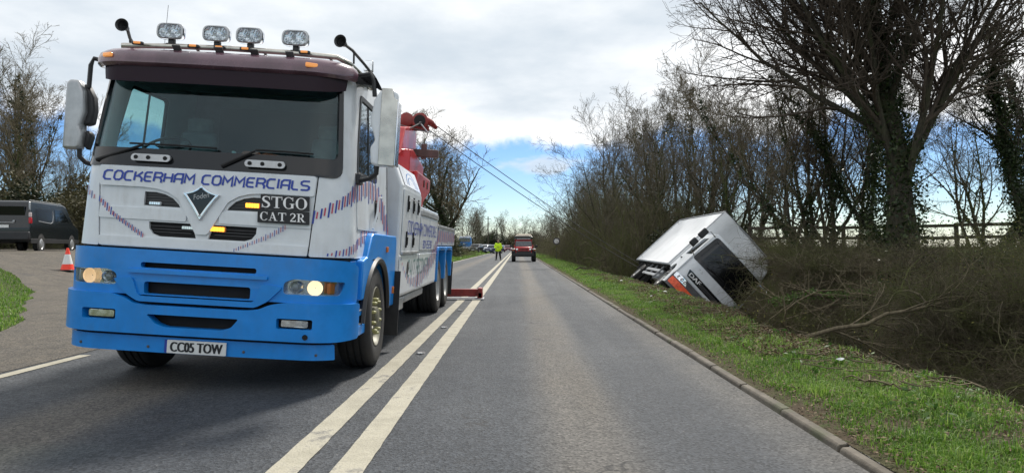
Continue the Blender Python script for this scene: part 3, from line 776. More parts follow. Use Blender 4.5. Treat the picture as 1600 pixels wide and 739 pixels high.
sweep([(.17, 2.695), (.205, 2.72), (.215, 2.765), (.20, 2.815), (.15, 2.852), (.05, 2.875), (-.10, 2.885)], 1.22, 'sun_visor', M['visortop'])
sweep([(.13, 2.565), (.15, 2.64), (.168, 2.72)], 1.14, 'visor_blade', M['visor'])
for x in (-.62, -.28, .12, .46):
    mb = MB(); mb.tube([nose(x, -.14, 2.72), nose(x + .015, -.10, 2.665)], .007, 5); v_ = nose(x + .02, -.115, 2.645); mb.box(v_, (.04, .03, .05)); body(build(mb, 'visor_clip', M['void'], truck))
for x in (-.84, -.33, .03, .44, .80):
    pass
for x in (-.98, .90):
    c = nose(x2s(x) * .97, -.215, 2.775); mb = MB(); mb.box(c, (.10, .03, .035), rot=(0, 0, math.copysign(.45, x))); body(build(mb, 'marker_lamp', M['ambersmall'], truck, True, .008))
for x in (-.40, .0, .33, .66):
    mb = MB(); mb.box(nose(x, -.2, 2.85) + Vector((0, .07, .003)), (.07, .12, .012), rot=(R(-38), 0, 0)); body(build(mb, 'visor_bracket', M['steel'], truck, True, .004))
# --- light bar and lamps
mb = MB(); P_ = [(-1.05, .62, 2.86), (-1.02, .42, 2.905), (-.97, .30, 2.93), (-.5, .27, 2.94), (0, .26, 2.945), (.5, .27, 2.94), (.94, .30, 2.93), (1.02, .42, 2.91), (1.08, .75, 2.87), (1.10, 1.0, 2.82)]
mb.tube(P_, .024, 10)
for x in (-.9, -.3, .3, .88): mb.tube([(x, .28, 2.935), (x, .38, 2.88)], .014, 6)
bar_ = body(build(mb, 'roof_bar', M['stainless'], truck, True))
for x in (-.86, -.33, -.02 - .09, .19 + .12, .64): pass
for x in (-.80, -.31, -.08, .15, .67):
    mb = MB(); mb.box((x, .232, 2.94), (.10, .03, .03)); a_ = build(mb, 'amber_marker_base', M['black'], bar_, True, .008)
    mb = MB(); mb.box((x, .215, 2.942), (.06, .02, .020)); build(mb, 'amber_marker', M['ambersmall'], bar_, True, .006)
def spot_lamp(x):
    e = empty('spot_lamp', truck, (0, 0, 0), (0, LEAN, 0)); z = 3.066; y = .24; w, h = .118, .070
    def face(k, yy):
        o = []
        for i in range(28):
            t = 2 * math.pi * i / 28; c, s_ = math.cos(t), math.sin(t)
            p = .38; o.append((x + w * k * math.copysign(abs(c) ** p, c), yy, z + h * k * math.copysign(abs(s_) ** .75, s_)))
        return o
    rings = [(1.0, y), (1.02, y + .012), (1.0, y + .05), (.85, y + .09), (.4, y + .115)]
    V = []; F = []
    for k, yy in rings: V += face(k, yy)
    for j in range(len(rings) - 1):
        for i in range(28): F.append((j * 28 + i, j * 28 + (i + 1) % 28, (j + 1) * 28 + (i + 1) % 28, (j + 1) * 28 + i))
    F.append(tuple(range((len(rings) - 1) * 28, len(rings) * 28)))
    mb = MB(); mb.add(V, F); build(mb, 'lamp_body', M['chrome'], e, True)
    V = face(.99, y - .002) + face(.86, y - .008) + face(.86, y + .004); F = []
    for j in range(2):
        for i in range(28): F.append((j * 28 + i, j * 28 + (i + 1) % 28, (j + 1) * 28 + (i + 1) % 28, (j + 1) * 28 + i))
    mb = MB(); mb.add(V, F); build(mb, 'lamp_bezel', M['alu'], e, True)
    # reflector bowl with two chambers
    V = []; F = []; nx, nz = 17, 9
    for j in range(nz):
        for i in range(nx):
            u = -1 + 2 * i / (nx - 1); v = -1 + 2 * j / (nz - 1)
            r2 = min(1, (abs(u) - .45) ** 2 / .3 + v * v); V.append((x + u * w * .84, y + .050 - .040 * r2 + .006 * ((i + j) % 2), z + v * h * .80))
    for j in range(nz - 1):
        for i in range(nx - 1): F.append((j * nx + i, j * nx + i + 1, (j + 1) * nx + i + 1, (j + 1) * nx + i))
    mb = MB(); mb.add(V, F); build(mb, 'reflector', M['reflector'], e)
    mb = MB(); mb.add(face(.86, y - .003), [tuple(range(28))]); build(mb, 'lamp_glass', M['lens'], e)
    mb = MB(); mb.box((x, y + .05, z - .085), (.05, .05, .05)); mb.box((x, y + .05, z - .115), (.09, .06, .03)); build(mb, 'lamp_bracket', M['black'], e, True, .006)
for x in (-.53, -.125, .17, .575): spot_lamp(x)
# air horns and work lamp
for sg, x in ((-1, -.895), (1, 1.02)):
    e = empty('air_horn', truck, (0, 0, 0), (0, LEAN, 0))
    A = Matrix.Translation((x, .20, 3.06 if sg < 0 else 3.025)) @ Matrix.Rotation(R(90), 4, 'X') @ Matrix.Rotation(R(-8 * sg), 4, 'Y')
    mb = MB(); mb.lathe([(.0, -.02), (.018, -.03), (.026, .0), (.034, .06), (.052, .085), (.056, .09), (.050, .088), (.022, .03), (0, .02)], A, 20); build(mb, 'horn_bell', M['black'], e, 'all')
    mb = MB(); mb.tube([(x, .22, 3.06 if sg < 0 else 3.025), (x + .04 * sg, .34, 3.01), (x + .10 * sg, .60, 2.95), (x + .13 * sg, .9, 2.91)], .014, 7); build(mb, 'horn_trumpet', M['steel'], e, True)
    mb = MB(); mb.tube([(x + .05 * sg, .36, 3.00), (x + .05 * sg, .38, 2.90)], .009, 6); build(mb, 'horn_stay', M['black'], e)
mb = MB(); mb.box((1.10, .85, 3.0), (.09, .05, .11), taper=.9); wl = body(build(mb, 'work_lamp', M['alu'], truck, True, .01))
mb = MB(); mb.box((1.10, .82, 3.0), (.075, .01, .09)); build(mb, 'work_lamp_glass', M['reflector'], wl)
mb = MB(); mb.tube([(-.92, .9, 2.88), (-.90, .9, 3.5)], .0022, 5); body(build(mb, 'aerial', M['black'], truck))
# --- mirrors
def mirror(sg, x0, x1, z0, z1, shell_m, chrome):
    e = empty('mirror', truck, (0, 0, 0), (0, LEAN, 0)); y = .30; zn = z0 + (z1 - z0) * .30
    X = lambda k: sg * (x0 + (x1 - x0) * k)
    inner = 0.0
    pts = [(X(1), z0), (X(1), z1 - .03), (X(.80), z1), (X(.35), z1 - .005), (X(.10), z1 - .10), (X(.0), z1 - .28), (X(.22), zn + .02), (X(.05), zn - .04), (X(.10), z0 + .02), (X(.3), z0)]
    mb = MB(); mb.prism([(p[0], p[1]) for p in pts], -.05, .05, Matrix.Translation((0, y, 0)) @ Matrix.Rotation(R(90), 4, 'X')); 
    build(mb, 'mirror_shell', shell_m, e, True, .022, 3)
    if chrome:
        pc = [(X(1.02), z0 + .005), (X(1.02), z1 - .10), (X(.86), z1 - .07), (X(.80), z1 + .004), (X(.40), z1 + .004), (X(.40), z0 + .01)]
        mb = MB(); mb.prism(pc, .052, .064, Matrix.Translation((0, y, 0)) @ Matrix.Rotation(R(90), 4, 'X')); build(mb, 'mirror_guard', M['stainless'], e, True, .004)
        mb = MB(); mb.box((X(1.03), y + .02, (z0 + z1) / 2 - .05), (.014, .15, z1 - z0 - .12)); build(mb, 'guard_edge', M['chrome'], e, True, .004)
    else:
        mb = MB(); mb.prism([(X(.22), z0 + .06), (X(-.02), z0 + .0), (X(-.20), z0 + .12), (X(-.18), zn - .03), (X(.06), zn)], -.04, .05, Matrix.Translation((0, y + .06, 0)) @ Matrix.Rotation(R(90), 4, 'X'))
        mb.prism([(X(.20), zn + .03), (X(-.20), zn + .05), (X(-.30), zn + .18), (X(-.22), z1 - .14), (X(.10), z1 - .04), (X(.3), z1 - .02)], -.04, .05, Matrix.Translation((0, y + .06, 0)) @ Matrix.Rotation(R(90), 4, 'X'))
        build(mb, 'mirror_back', M['black'], e, True, .02)
    mb = MB(); mb.box((X(.55), y + .055, z1 - .28), ((x1 - x0) * .8, .01, .36)); mb.box((X(.5), y + .055, z0 + .10), ((x1 - x0) * .7, .01, .14)); build(mb, 'mirror_glass', M['chrome'], e, True, .004)
    mb = MB(); mb.tube([(sg * 1.06, .36, 2.78), (sg * (x0 - .03), .30, 2.80), (sg * (x0 + .0), .31, 2.74), (X(.06), y + .02, z1 - .06)], .020, 8); build(mb, 'upper_mirror_arm', M['black'], e, True)
    mb = MB(); mb.tube([(sg * 1.14, .42, 1.875), (sg * 1.20, .38, 1.86), (sg * (x0 + .01), .34, 1.88), (X(.30), y + .02, z0 - .06), (X(.32), y + .01, z0 + .04)], .021, 8); build(mb, 'lower_mirror_arm', M['black'], e, True)
    mb = MB(); mb.box((sg * 1.13, .44, 1.875), (.12, .14, .10)); build(mb, 'mirror_mount', M['black'], e, True, .01)
mirror(-1, 1.25, 1.425, 1.985, 2.60, M['alu'], False)
mirror(1, 1.275, 1.505, 1.985, 2.665, M['white'], True)
mb = MB(); mb.add([(1.05, .42, 2.74), (1.30, .36, 2.70), (1.38, .20, 2.60), (1.30, .30, 2.78), (1.08, .44, 2.84), (1.08, .85, 2.80), (1.30, .60, 2.74), (1.36, .30, 2.66)], [(0, 1, 2, 7, 3, 4), (4, 3, 7, 6, 5), (0, 1, 2, 7, 6, 5)])
km = body(build(mb, 'kerb_mirror', M['black'], truck, False, .01))
# --- wipers, grab handles
for x, tip in ((-1.02, -.35), (.10, .56)):
    mb = MB(); a_ = nose(x + .02, -.035, 1.88); b_ = nose(x + .42 if x < 0 else x + .30, -.05, 2.025)
    mb.tube([a_, b_], [.017, .010], 6); c_ = nose(x + .30, -.045, 2.035); d_ = nose(min(x + 1.08, .93) if x < 0 else .90, -.045, 2.03)
    mb.tube([c_, (Vector(c_) + Vector(d_)) / 2 + Vector((0, 0, .004)), d_], .009, 6); body(build(mb, 'wiper', M['void'], truck, True))
for x in (-.50, .50):
    mb = MB(); c = nose(x, -.055, 1.918)
    g_ = body(bobj(slab([rr(x - .175, 1.888, x + .175, 1.948, .03, 5)], -.062, -.04, CUTX, (), nose), 'grab_handle', M['alu'], truck, True, .012))
    for dx in (-.13, -.02, .13):
        mb = MB(); mb.lathe([(0, .003), (.018, .003), (.018, 0)], Matrix.Translation(nose(x + dx, -.063, 1.918)) @ Matrix.Rotation(R(90), 4, 'X'), 10); build(mb, 'handle_bolt', M['void'], g_)
# --- name lettering across the bonnet
vs, fs = stroke_text('COCKERHAM COMMERCIALS', 1.78, .074, .20, .12)
o_ = decal(flat(vs, fs, lambda x, z: nose(-.905 + x, -.036, 1.722 + z)), 'name_lettering', M['navy'], panel)
# diamond badge
def arcpts(p, q, bulge, n=6):
    p, q = Vector(p), Vector(q); m_ = (p + q) / 2; d = q - p; nn = Vector((-d.y, d.x)) * bulge
    return [tuple(p * (1 - t) ** 2 + (m_ + nn) * 2 * t * (1 - t) + q * t * t) for t in [i / n for i in range(n)]]
def diamond(k):
    c = Vector((-.03, 1.60)); T_, L_, B_, R_ = [(c + (Vector(p) - c) * k) for p in ((-.03, 1.715), (-.195, 1.638), (-.03, 1.405), (.135, 1.638))]
    return arcpts(T_, L_, .16) + arcpts(L_, B_, .05) + arcpts(B_, R_, .05) + arcpts(R_, T_, .16)
bd = body(bobj(slab([diamond(.96), diamond(.74)], -.06, -.028, CUTX, (), nose), 'badge', M['chrome'], truck, True, .006))
bobj(slab([diamond(.75)], -.05, -.030, CUTX, (), nose), 'badge_field', M['gblack'], bd)
vs, fs = font_text('Foden', .13, .045)
decal(flat(vs, fs, lambda x, z: nose(-.093 + x, -.052, 1.585 + z + x * .22)), 'badge_script', M['alu'], bd)
# slot meshes and lamps in the slots
for z_, w_ in ((1.30, (.10, .43)), (1.325, (.08, .45)), (1.35, (.08, .45)), (1.54, (.21, .51)), (1.565, (.24, .51)), (1.59, (.28, .51)), (1.613, (.34, .51))):
    for sg in (-1, 1):
        a_, b_ = sorted((-.02 + sg * w_[0], -.02 + sg * w_[1])); body(bobj(slab([rr(a_, z_, b_, z_ + .005, .002, 1)], .002, .012, CUTX, (), nose), 'grille_slat', M['steel'], truck))
for sg in (-1, 1):
    body(bobj(slab([[(-.02 + sg * .19, 1.51), (-.02 + sg * .53, 1.51), (-.02 + sg * .53, 1.64), (-.02 + sg * .19, 1.64)][::sg]], .012, .016, CUTX, (), nose), 'grille_mesh', M['black'], truck))
def led(x0, x1, z0, z1, lit):
    e = body(bobj(slab([rr(x0, z0, x1, z1, .008, 2)], -.008, .012, (), (), nose), 'warning_lamp', M['alu'] if not lit else M['amberlens'], truck, True, .003))
    n = 5
    for i in range(n):
        xa = x0 + .008 + (x1 - x0 - .016) * i / n; xb = x0 + .008 + (x1 - x0 - .016) * (i + 1) / n - .003
        bobj(slab([rr(xa, z0 + .005, xb, z1 - .005, .004, 2)], -.014, -.009, (), (), nose), 'diode', M['amberglow'] if lit else M['reflector'], e)
led(-.50, -.39, 1.525, 1.555, False); led(-.20, -.09, 1.335, 1.365, False); led(.04, .175, 1.33, 1.375, True); led(.33, .46, 1.545, 1.59, True)
# STGO board
b1 = body(bobj(slab([rr(.475, 1.545, .885, 1.665, .004, 1)], -.050, -.036, (.6, .75), (), nose), 'category_board', M['printblack'], truck, False, .002))
b2 = bobj(slab([rr(.455, 1.43, .885, 1.54, .004, 1)], -.050, -.036, (.6, .75), (), nose), 'category_board_lower', M['printblack'], b1, False, .002)
vs, fs = serif_text('STGO', .38, .095); decal(flat(vs, fs, lambda x, z: nose(.490 + x, -.053, 1.557 + z)), 'board_letters', M['printwhite'], b1)
vs, fs = serif_text('CAT 2R', .38, .070); decal(flat(vs, fs, lambda x, z: nose(.478 + x, -.053, 1.450 + z)), 'board_letters', M['printwhite'], b1)
# --- livery ticks on the nose and the doors
def ticks(curve, fn, dx, wid, name, parent, hh, rnd, lean=.0):
    mA, mB_ = MB(), MB()
    for i in range(len(curve)):
        x, z = curve[i]; h = hh(i / max(1, len(curve) - 1)) * rnd.uniform(.75, 1.15); m_ = mA if i % 2 == 0 else mB_; w = wid * (1 if i % 2 == 0 else .9)
        if i % 2: h *= .7
        m_.add([fn(x, z - h / 2), fn(x + w, z - h / 2), fn(x + w + lean * h, z + h / 2), fn(x + lean * h, z + h / 2)], [(0, 1, 2, 3)])
    decal(mA, name, M['navy'], parent)['kind'] = 'stuff'; decal(mB_, name, M['redprint'], parent)['kind'] = 'stuff'
def line(pts, n):
    P = [Vector(p) for p in pts]; L = [0]
    for a, b in zip(P, P[1:]): L.append(L[-1] + (b - a).length)
    o = []
    for i in range(n):
        t = L[-1] * i / (n - 1); k = 0
        while k < len(P) - 2 and L[k + 1] < t: k += 1
        u = (t - L[k]) / (L[k + 1] - L[k]); q = P[k].lerp(P[k + 1], u); o.append((q.x, q.y))
    return o
rnd = random.Random(4)
nf = lambda off: (lambda s, z: nose(s, off, z))
ticks(line([(-1.42, 1.76), (-1.2, 1.66), (-1.0, 1.57)], 12), nf(-.019), 0, .011, 'livery_ticks', panel, lambda t: .11 - .05 * t, rnd)
ticks(line([(-.93, 1.555), (-.80, 1.44)], 8), nf(-.026), 0, .010, 'livery_ticks', panel, lambda t: .06, rnd)
ticks(line([(-.79, 1.43), (-.52, 1.265)], 20), nf(-.026), 0, .008, 'livery_ticks', panel, lambda t: .045, rnd)
ticks(line([(.26, 1.185), (.55, 1.32), (.68, 1.40)], 24), nf(-.030), 0, .006, 'livery_ticks', panel, lambda t: .03 + .03 * t, rnd)
ticks(line([(.90, 1.50), (1.08, 1.60), (1.36, 1.76)], 16), nf(-.019), 0, .014, 'livery_ticks', panel, lambda t: .10 + .08 * t, rnd, .14)
ticks(line([(1.02, 1.19), (1.2, 1.22), (1.40, 1.27)], 12), nf(-.019), 0, .012, 'livery_ticks', panel, lambda t: .03 + .10 * t, rnd, .14)
sf = lambda off: (lambda y, z: side(1)(y, -off, z))
ticks(line([(.44, 1.76), (.8, 1.82), (1.15, 1.81), (1.4, 1.76)], 13), sf(.013), 0, .030, 'livery_ticks', panel, lambda t: .20 + .10 * t, rnd, .1)
ticks(line([(1.43, 1.76), (1.6, 1.68), (1.95, 1.42)], 8), sf(.004), 0, .034, 'livery_ticks', panel, lambda t: .34, rnd, .1)
ticks(line([(.46, 1.29), (.8, 1.40), (1.15, 1.38), (1.3, 1.28)], 12), sf(.004), 0, .030, 'livery_ticks', panel, lambda t: .08 + .16 * math.sin(t * 2.6), rnd, .1)
# --- blue bumper
def fB(s, o, z): v = nose(s, o - .035, z); return v
hl = lambda sg: [(sg * x, z) for x, z in poly_round([(x2s(.70), .845), (x2s(1.10), .845), (x2s(1.13), .96), (x2s(.78), .975), (x2s(.70), .94)][::sg], .03, 3)]
s1 = rr(-.50, 1.0, .47, 1.045, .018, 3); s2 = rr(-.46, .785, .43, .885, .02, 3)
up = [(-1.36, .775), (-1.36, 1.09), (-1.20, 1.145), (-1.02, 1.15), (1.0, 1.15), (1.20, 1.14), (1.36, 1.09), (1.36, .775)]
bump_u = body(bobj(slab([poly_round(up, .03, 3), hl(-1), hl(1), s1, s2], -.02, .05, CUTX, (.9, 1.07), fB), 'bumper', M['blue'], truck, True, .012, 3))
lo = [(-1.34, .47), (-1.34, .775), (-.72, .775), (-.60, .745), (-.53, .705), (-.42, .695), (.40, .695), (.52, .71), (.60, .75), (.72, .775), (1.34, .775), (1.34, .47), (1.1, .455), (-1.1, .455)]
ls = poly_round([(-.41, .62), (-.33, .545), (-.25, .52), (.22, .52), (.30, .545), (.36, .62)], .02, 3)
fogh = lambda sg: rr(min(sg * .67, sg * .94), .56, max(sg * .67, sg * .94), .645, .012, 2)
bobj(slab([poly_round(lo, .03, 3), ls, fogh(-1), fogh(1)], -.055, .04, CUTX, (.6,), fB), 'lower_bumper', M['blue'], bump_u, True, .016, 3)
bobj(slab([poly_round([(-.72, .90), (-.60, .775), (-.50, .72), (.48, .72), (.58, .775), (.70, .90), (.52, .92), (.47, .765), (-.50, .765), (-.56, .92)], .03, 3)], -.04, .0, CUTX, (), fB), 'air_intake_lip', M['blue'], bump_u, True, .014, 3)
bobj(slab([rr(-.6, .955, .57, .985, .01, 2)], -.045, -.005, CUTX, (), fB), 'intake_blade', M['blue'], bump_u, True, .01)
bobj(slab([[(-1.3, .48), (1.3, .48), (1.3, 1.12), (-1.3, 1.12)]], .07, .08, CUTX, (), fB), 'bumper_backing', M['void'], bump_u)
mb = MB()
for z in (.80, .822, .844, .866): mb.box((0, .085, z), (.66, .006, .006))
mb.box((-.40, .07, .835), (.05, .05, .07)); mb.box((.38, .07, .835), (.05, .05, .07)); build(mb, 'radiator_grille', M['steel'], bump_u)
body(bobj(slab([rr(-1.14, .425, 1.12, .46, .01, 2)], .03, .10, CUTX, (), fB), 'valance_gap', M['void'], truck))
body(bobj(slab([poly_round([(-1.155, .30), (-1.165, .43), (1.12, .43), (1.13, .30)], .008, 2)], -.04, .06, CUTX, (), nose), 'valance', M['blue'], truck, True, .006))
# headlights
for sg in (-1, 1):
    e = empty('headlight', truck, (0, 0, 0), (0, LEAN, 0))
    bobj(slab([[(sg * p[0], p[1]) for p in [(x2s(.69), .835), (x2s(1.14), .835), (x2s(1.14), .985), (x2s(.69), .985)]][::sg]], .045, .05, CUTX, (), fB), 'lamp_housing', M['reflector'], e)
    for xx, lit, rad in ((.79, False, .050), (.945, True, .062)):
        c = fB(x2s(sg * xx), .02, .905); A = Matrix.Translation(c) @ Matrix.Rotation(R(90), 4, 'X') @ Matrix.Rotation(R(sg * (10 if lit else 2)), 4, 'Y')
        mb = MB(); mb.lathe([(.004, -.015), (rad * .6, -.008), (rad * .93, .014), (rad, .020), (rad * 1.04, .016)], A, 24)
        if lit:
            build(mb, 'lamp_bowl', M['lampglow'] if sg > 0 else M['lampdim'], e, True)
        else:
            build(mb, 'lamp_bowl', M['reflector'], e, True); mb = MB(); mb.lathe([(0, .012), (.022, .008), (.024, -.01)], A, 14); build(mb, 'lamp_projector', M['alu'], e, True)
    c = fB(x2s(sg * 1.055), .015, .905); mb = MB(); mb.box(c, (.07, .03, .10), rot=(0, 0, sg * .95)); build(mb, 'indicator', M['amberlens'] if sg > 0 else M['alu'], e, True, .01)
    bobj(slab([hl(sg)], -.012, -.006, CUTX, (), fB), 'headlight_glass', M['lens'], e, True)
    f = body(bobj(slab([fogh(sg)], .02, .03, CUTX, (), fB), 'fog_lamp', M['void'], truck))
    a, b = sorted((sg * .70, sg * .91)); bobj(slab([rr(a, .575, b, .63, .01, 2)], -.02, .02, CUTX, (), fB), 'fog_lamp_glass', M['reflector'], f, True, .004)
for x_ in (-.98, -.40, .40, .98):
    mb = MB(); mb.lathe([(0, .006), (.011, .004), (.013, 0)], Matrix.Translation(nose(x_, -.042, .345)) @ Matrix.Rotation(R(90), 4, 'X'), 8); body(build(mb, 'valance_bolt', M['steel'], truck))
mb = MB(); mb.lathe([(0, .0), (.02, .0), (.024, .006)], Matrix.Translation(fB(.90, -.057, .50)) @ Matrix.Rotation(R(90), 4, 'X'), 10); body(build(mb, 'tow_eye_cap', M['void'], truck))
mb = MB(); mb.box((.02, .44, 2.02), (.03, .05, .09)); mb.box((-.28, .46, 2.01), (.10, .08, .05)); body(build(mb, 'dash_clutter', M['plate'], truck, False, .01))
# number plate
npl = body(bobj(slab([rr(-.232, .305, .262, .415, .006, 2)], -.062, -.052, (), (), nose), 'number_plate', M['plate'], truck, True, .002))
vs, fs = font_text('CC05 TOW', .43, .080); 
for d in (-.005, -.0025, 0, .0025, .005): decal(flat(vs, fs, lambda x, z: nose(-.200 + x + d, -.0635 - abs(d) * .02, .320 + z)), 'plate_characters', M['printblack'], npl)
decal(flat([(0, 0), (.022, 0), (.022, .106), (0, .106)], [(0, 1, 2, 3)], lambda x, z: nose(-.258 + x, -.0505, .307 + z)), 'plate_band', M['navy'], npl)
# corner steps behind the bumper, wheel-arch guards
AX = 1.20
for sg in (-1, 1):
    arch = [(AX + .61 * math.cos(t), .52 + .61 * math.sin(t)) for t in [R(a) for a in range(172, 4, -8)]]
    pts = [(.60, .56), (.62, 1.12), (.70, 1.16), (.86, 1.37), (.93, 1.40), (2.18, 1.39), (2.24, 1.34), (2.24, .62), (1.85, .60)] 
    pts = [(.52, .78), (.52, 1.14), (.70, 1.17), (.86, 1.37), (.93, 1.40), (2.16, 1.39), (2.22, 1.34), (2.22, .60), (1.84, .60)] + arch[::-1][1:-2] + [(.60, .78)]
    g_ = bobj(slab([pts], .0, .32, (), (), lambda y, o, z, sg=sg: Vector((sg * (1.235 - o), y, z))), 'wheel_guard', M['blue'], truck, True, .03, 3); body(g_)
    mb = MB(); mb.tube([(sg * 1.236, AX + .615 * math.cos(t), .52 + .615 * math.sin(t)) for t in [R(a) for a in range(176, 0, -8)]], .032, 6); build(mb, 'guard_rim', M['black'], g_, True)
    mb = MB(); mb.box((sg * 1.243, 1.62, 1.24), (.02, .07, .06)); build(mb, 'side_marker', M['amberlens'], g_, True, .006)
    mb = MB(); mb.box((sg * 1.10, .52, .90), (.14, .40, .48)); mb.box((sg * 1.13, .55, .66), (.20, .34, .05)); mb.box((sg * 1.13, .57, .51), (.22, .48, .10)); st = body(build(mb, 'cab_step', M['blue'], truck, True, .012))
    mb = MB(); mb.box((sg * 1.14, .57, .565), (.19, .42, .012)); mb.box((sg * 1.15, .54, .69), (.17, .30, .012)); build(mb, 'step_tread', M['alu'], st)
    mb = MB(); mb.box((sg * 1.08, 2.235, .62), (.44, .02, .74)); body(build(mb, 'mud_flap', M['rubber'], truck))
    mb = MB(); mb.box((sg * 1.23, 2.10, .78), (.05, .04, .08)); body(build(mb, 'side_reflector', M['amberlens'], truck, True, .006))
# --- wheels
def wheel(x, y, r, w, sg, style, front):
    e = empty('wheel', truck, (x, y, r), (0, 0, R(2) if front else 0)); A = Matrix.Rotation(R(90 * sg), 4, 'Y')
    rr_ = .285
    prof = [(rr_, -w * .5), (rr_ + .04, -w * .5), (r - .06, -w * .52), (r - .02, -w * .46), (r, -w * .36)]
    for k in (-.2, 0, .2): prof += [(r, w * (k - .03)), (r - .014, w * (k - .02)), (r - .014, w * (k + .02)), (r, w * (k + .03))]
    prof += [(r, w * .36), (r - .02, w * .46), (r - .06, w * .52), (rr_ + .05, w * .5), (rr_ + .012, w * .46), (rr_, w * .44)]
    mb = MB(); mb.lathe(prof, A, 56); build(mb, 'tyre', M['rubber'], e, True)
    m_ = M['brassrim'] if style == 'brass' else M['greyrim']
    d = w * .40 if front else w * .30
    if front: prof = [(rr_ + .012, w * .47), (rr_ + .006, w * .49), (rr_ - .015, w * .40), (rr_ - .03, d - .07), (rr_ - .05, d - .10), (.205, d - .085), (.19, d - .03), (.135, d - .02), (.12, d - .05), (.10, d - .05), (.095, d + .03), (.07, d + .045), (0, d + .045)]
    else: prof = [(rr_ + .012, w * .47), (rr_ + .006, w * .49), (rr_ - .015, w * .40), (rr_ - .03, -w * .1), (rr_ - .06, -w * .28), (.15, -w * .33), (.13, -w * .2), (.12, w * .1), (.0, w * .12)]
    mb = MB(); mb.lathe(prof, A, 40); build(mb, 'rim', m_, e, True)
    dd = d if front else -w * .30
    mb = MB()
    for k in range(10):
        t = 2 * math.pi * k / 10; B = A @ Matrix.Translation((.167 * math.cos(t), .167 * math.sin(t), dd)); mb.lathe([(.017, -.005), (.017, .03), (.010, .05), (0, .05)], B, 6)
    build(mb, 'wheel_nuts', M['steel'] if not front else M['nutyellow'], e)['kind'] = 'stuff'
    if front:
        mb = MB()
        for k in range(10):
            t = 2 * math.pi * (k + .5) / 10; B = A @ Matrix.Translation((.222 * math.cos(t), .222 * math.sin(t), d - .082)); mb.lathe([(.032, 0), (.032, .006), (0, .006)], B, 10)
        build(mb, 'vent_holes', M['void'], e)['kind'] = 'stuff'
        mb = MB(); mb.lathe([(.255, d - .075), (.262, d - .065), (.268, d - .075)], A, 36); build(mb, 'rim_ring', M['chrome'], e, True)
for sg in (-1, 1):
    wheel(1.13 if sg > 0 else -1.0, AX, .50, .31, sg, 'brass', True)
    for y in (7.0, 8.32): wheel(sg * 1.09, y, .50, .32, sg, 'grey', False); wheel(sg * .76, y, .50, .28, sg, 'grey', False)
# --- chassis, tanks, lockers
mb = MB()
for x in (-.42, .42): mb.box((x, 4.9, .80), (.09, 8.6, .26))
mb.box((0, AX, .52), (2.0, .12, .14)); mb.box((0, 7.0, .5), (1.8, .14, .16)); mb.box((0, 8.32, .5), (1.8, .14, .16)); mb.box((0, .9, .75), (.9, 1.2, .5))
body(build(mb, 'chassis', M['chassis'], truck, False, .01))
mb = MB(); mb.box((0, 2.22, 1.35), (1.9, .30, 1.4)); body(build(mb, 'rear_cab_box', M['chassis'], truck))
for (ya, yb) in ((2.34, 3.98),):
    mb = MB(); pr = [(-1.24, .66), (1.24, .66), (1.24, 2.00), (1.13, 2.27), (-1.13, 2.27), (-1.24, 2.0)]
    mb.prism(pr, -yb, -ya, Matrix.Rotation(R(90), 4, 'X')); la = body(build(mb, 'tall_locker', M['white'], truck, False, .03, 3))
mb = MB(); mb.prism([(-1.24, .66), (1.24, .66), (1.24, 1.84), (-1.24, 1.84)], -6.18, -3.985, Matrix.Rotation(R(90), 4, 'X')); lb = body(build(mb, 'side_locker', M['white'], truck, False, .02, 3))
mb = MB(); mb.prism([(-1.235, 1.29), (1.235, 1.29), (1.235, 1.60), (-1.235, 1.60)], -9.6, -6.185, Matrix.Rotation(R(90), 4, 'X')); lc = body(build(mb, 'rear_deck', M['white'], truck, False, .01))
mb = MB(); mb.box((1.225, 7.9, 1.625), (.05, 3.4, .05)); mb.box((-1.225, 7.9, 1.625), (.05, 3.4, .05)); build(mb, 'deck_rail', M['alu'], lc, False, .008)
sx = lambda off: (lambda y, z: Vector((1.24 + off, y, z)))
def door(y0, y1, z0, z1, parent, name='locker_door'):
    o = bobj(slab([rr(y0, z0, y1, z1, .02, 2)], 0, .012, (), (), lambda y, o_, z: Vector((1.254 - o_, y, z))), name, M['white'], parent, False, .005); return o
d1 = door(2.46, 3.93, 1.20, 1.97, la); d2 = door(2.40, 3.93, .70, 1.17, la); d3 = door(4.05, 6.1, .70, 1.17, lb); d4 = door(4.05, 5.0, 1.22, 1.70, lb); d5 = door(5.06, 6.1, 1.22, 1.70, lb)
mb = MB(); mb.box((1.25, 5.08, 1.755), (.03, 2.05, .07)); build(mb, 'shutter_box', M['alu'], lb, False, .006)
mb = MB(); mb.box((1.256, 3.15, 1.195), (.03, 1.4, .03)); build(mb, 'door_drip_strip', M['alu'], la)
for y, z in ((2.75, 1.80), (3.20, 1.80), (3.62, 1.80), (2.75, 1.36), (3.30, 1.36)):
    mb = MB(); mb.box((1.262, y, z), (.016, .045, .20)); mb.box((1.272, y, z - .02), (.02, .03, .10)); build(mb, 'door_latch', M['void'], la, True, .004)
mb = MB(); mb.tube([(1.285, 2.75, 1.86), (1.285, 3.62, 1.86)], .006, 5); build(mb, 'latch_rod', M['alu'], la)
vs, fs = stroke_text('COCKERHAM COMMERCIALS', 3.05, .155, .14, .05, .3); decal(flat(vs, fs, lambda y, z: sx(.0165)(2.86 + y, 1.435 + z)), 'name_lettering', M['navy'], la)['kind'] = 'stuff'
vs, fs = stroke_text('801-25230', 1.0, .10, .16, .05, .3); decal(flat(vs, fs, lambda y, z: sx(.0165)(4.35 + y, 1.255 + z)), 'number_lettering', M['navy'], lb)
vs, fs = stroke_text('24/7 RECOVERY', 2.1, .19, .16, .0, .3); decal(flat(vs, fs, lambda y, z: sx(.0165)(3.05 + y, .90 + z)), 'recovery_lettering', M['paleprint'], la)
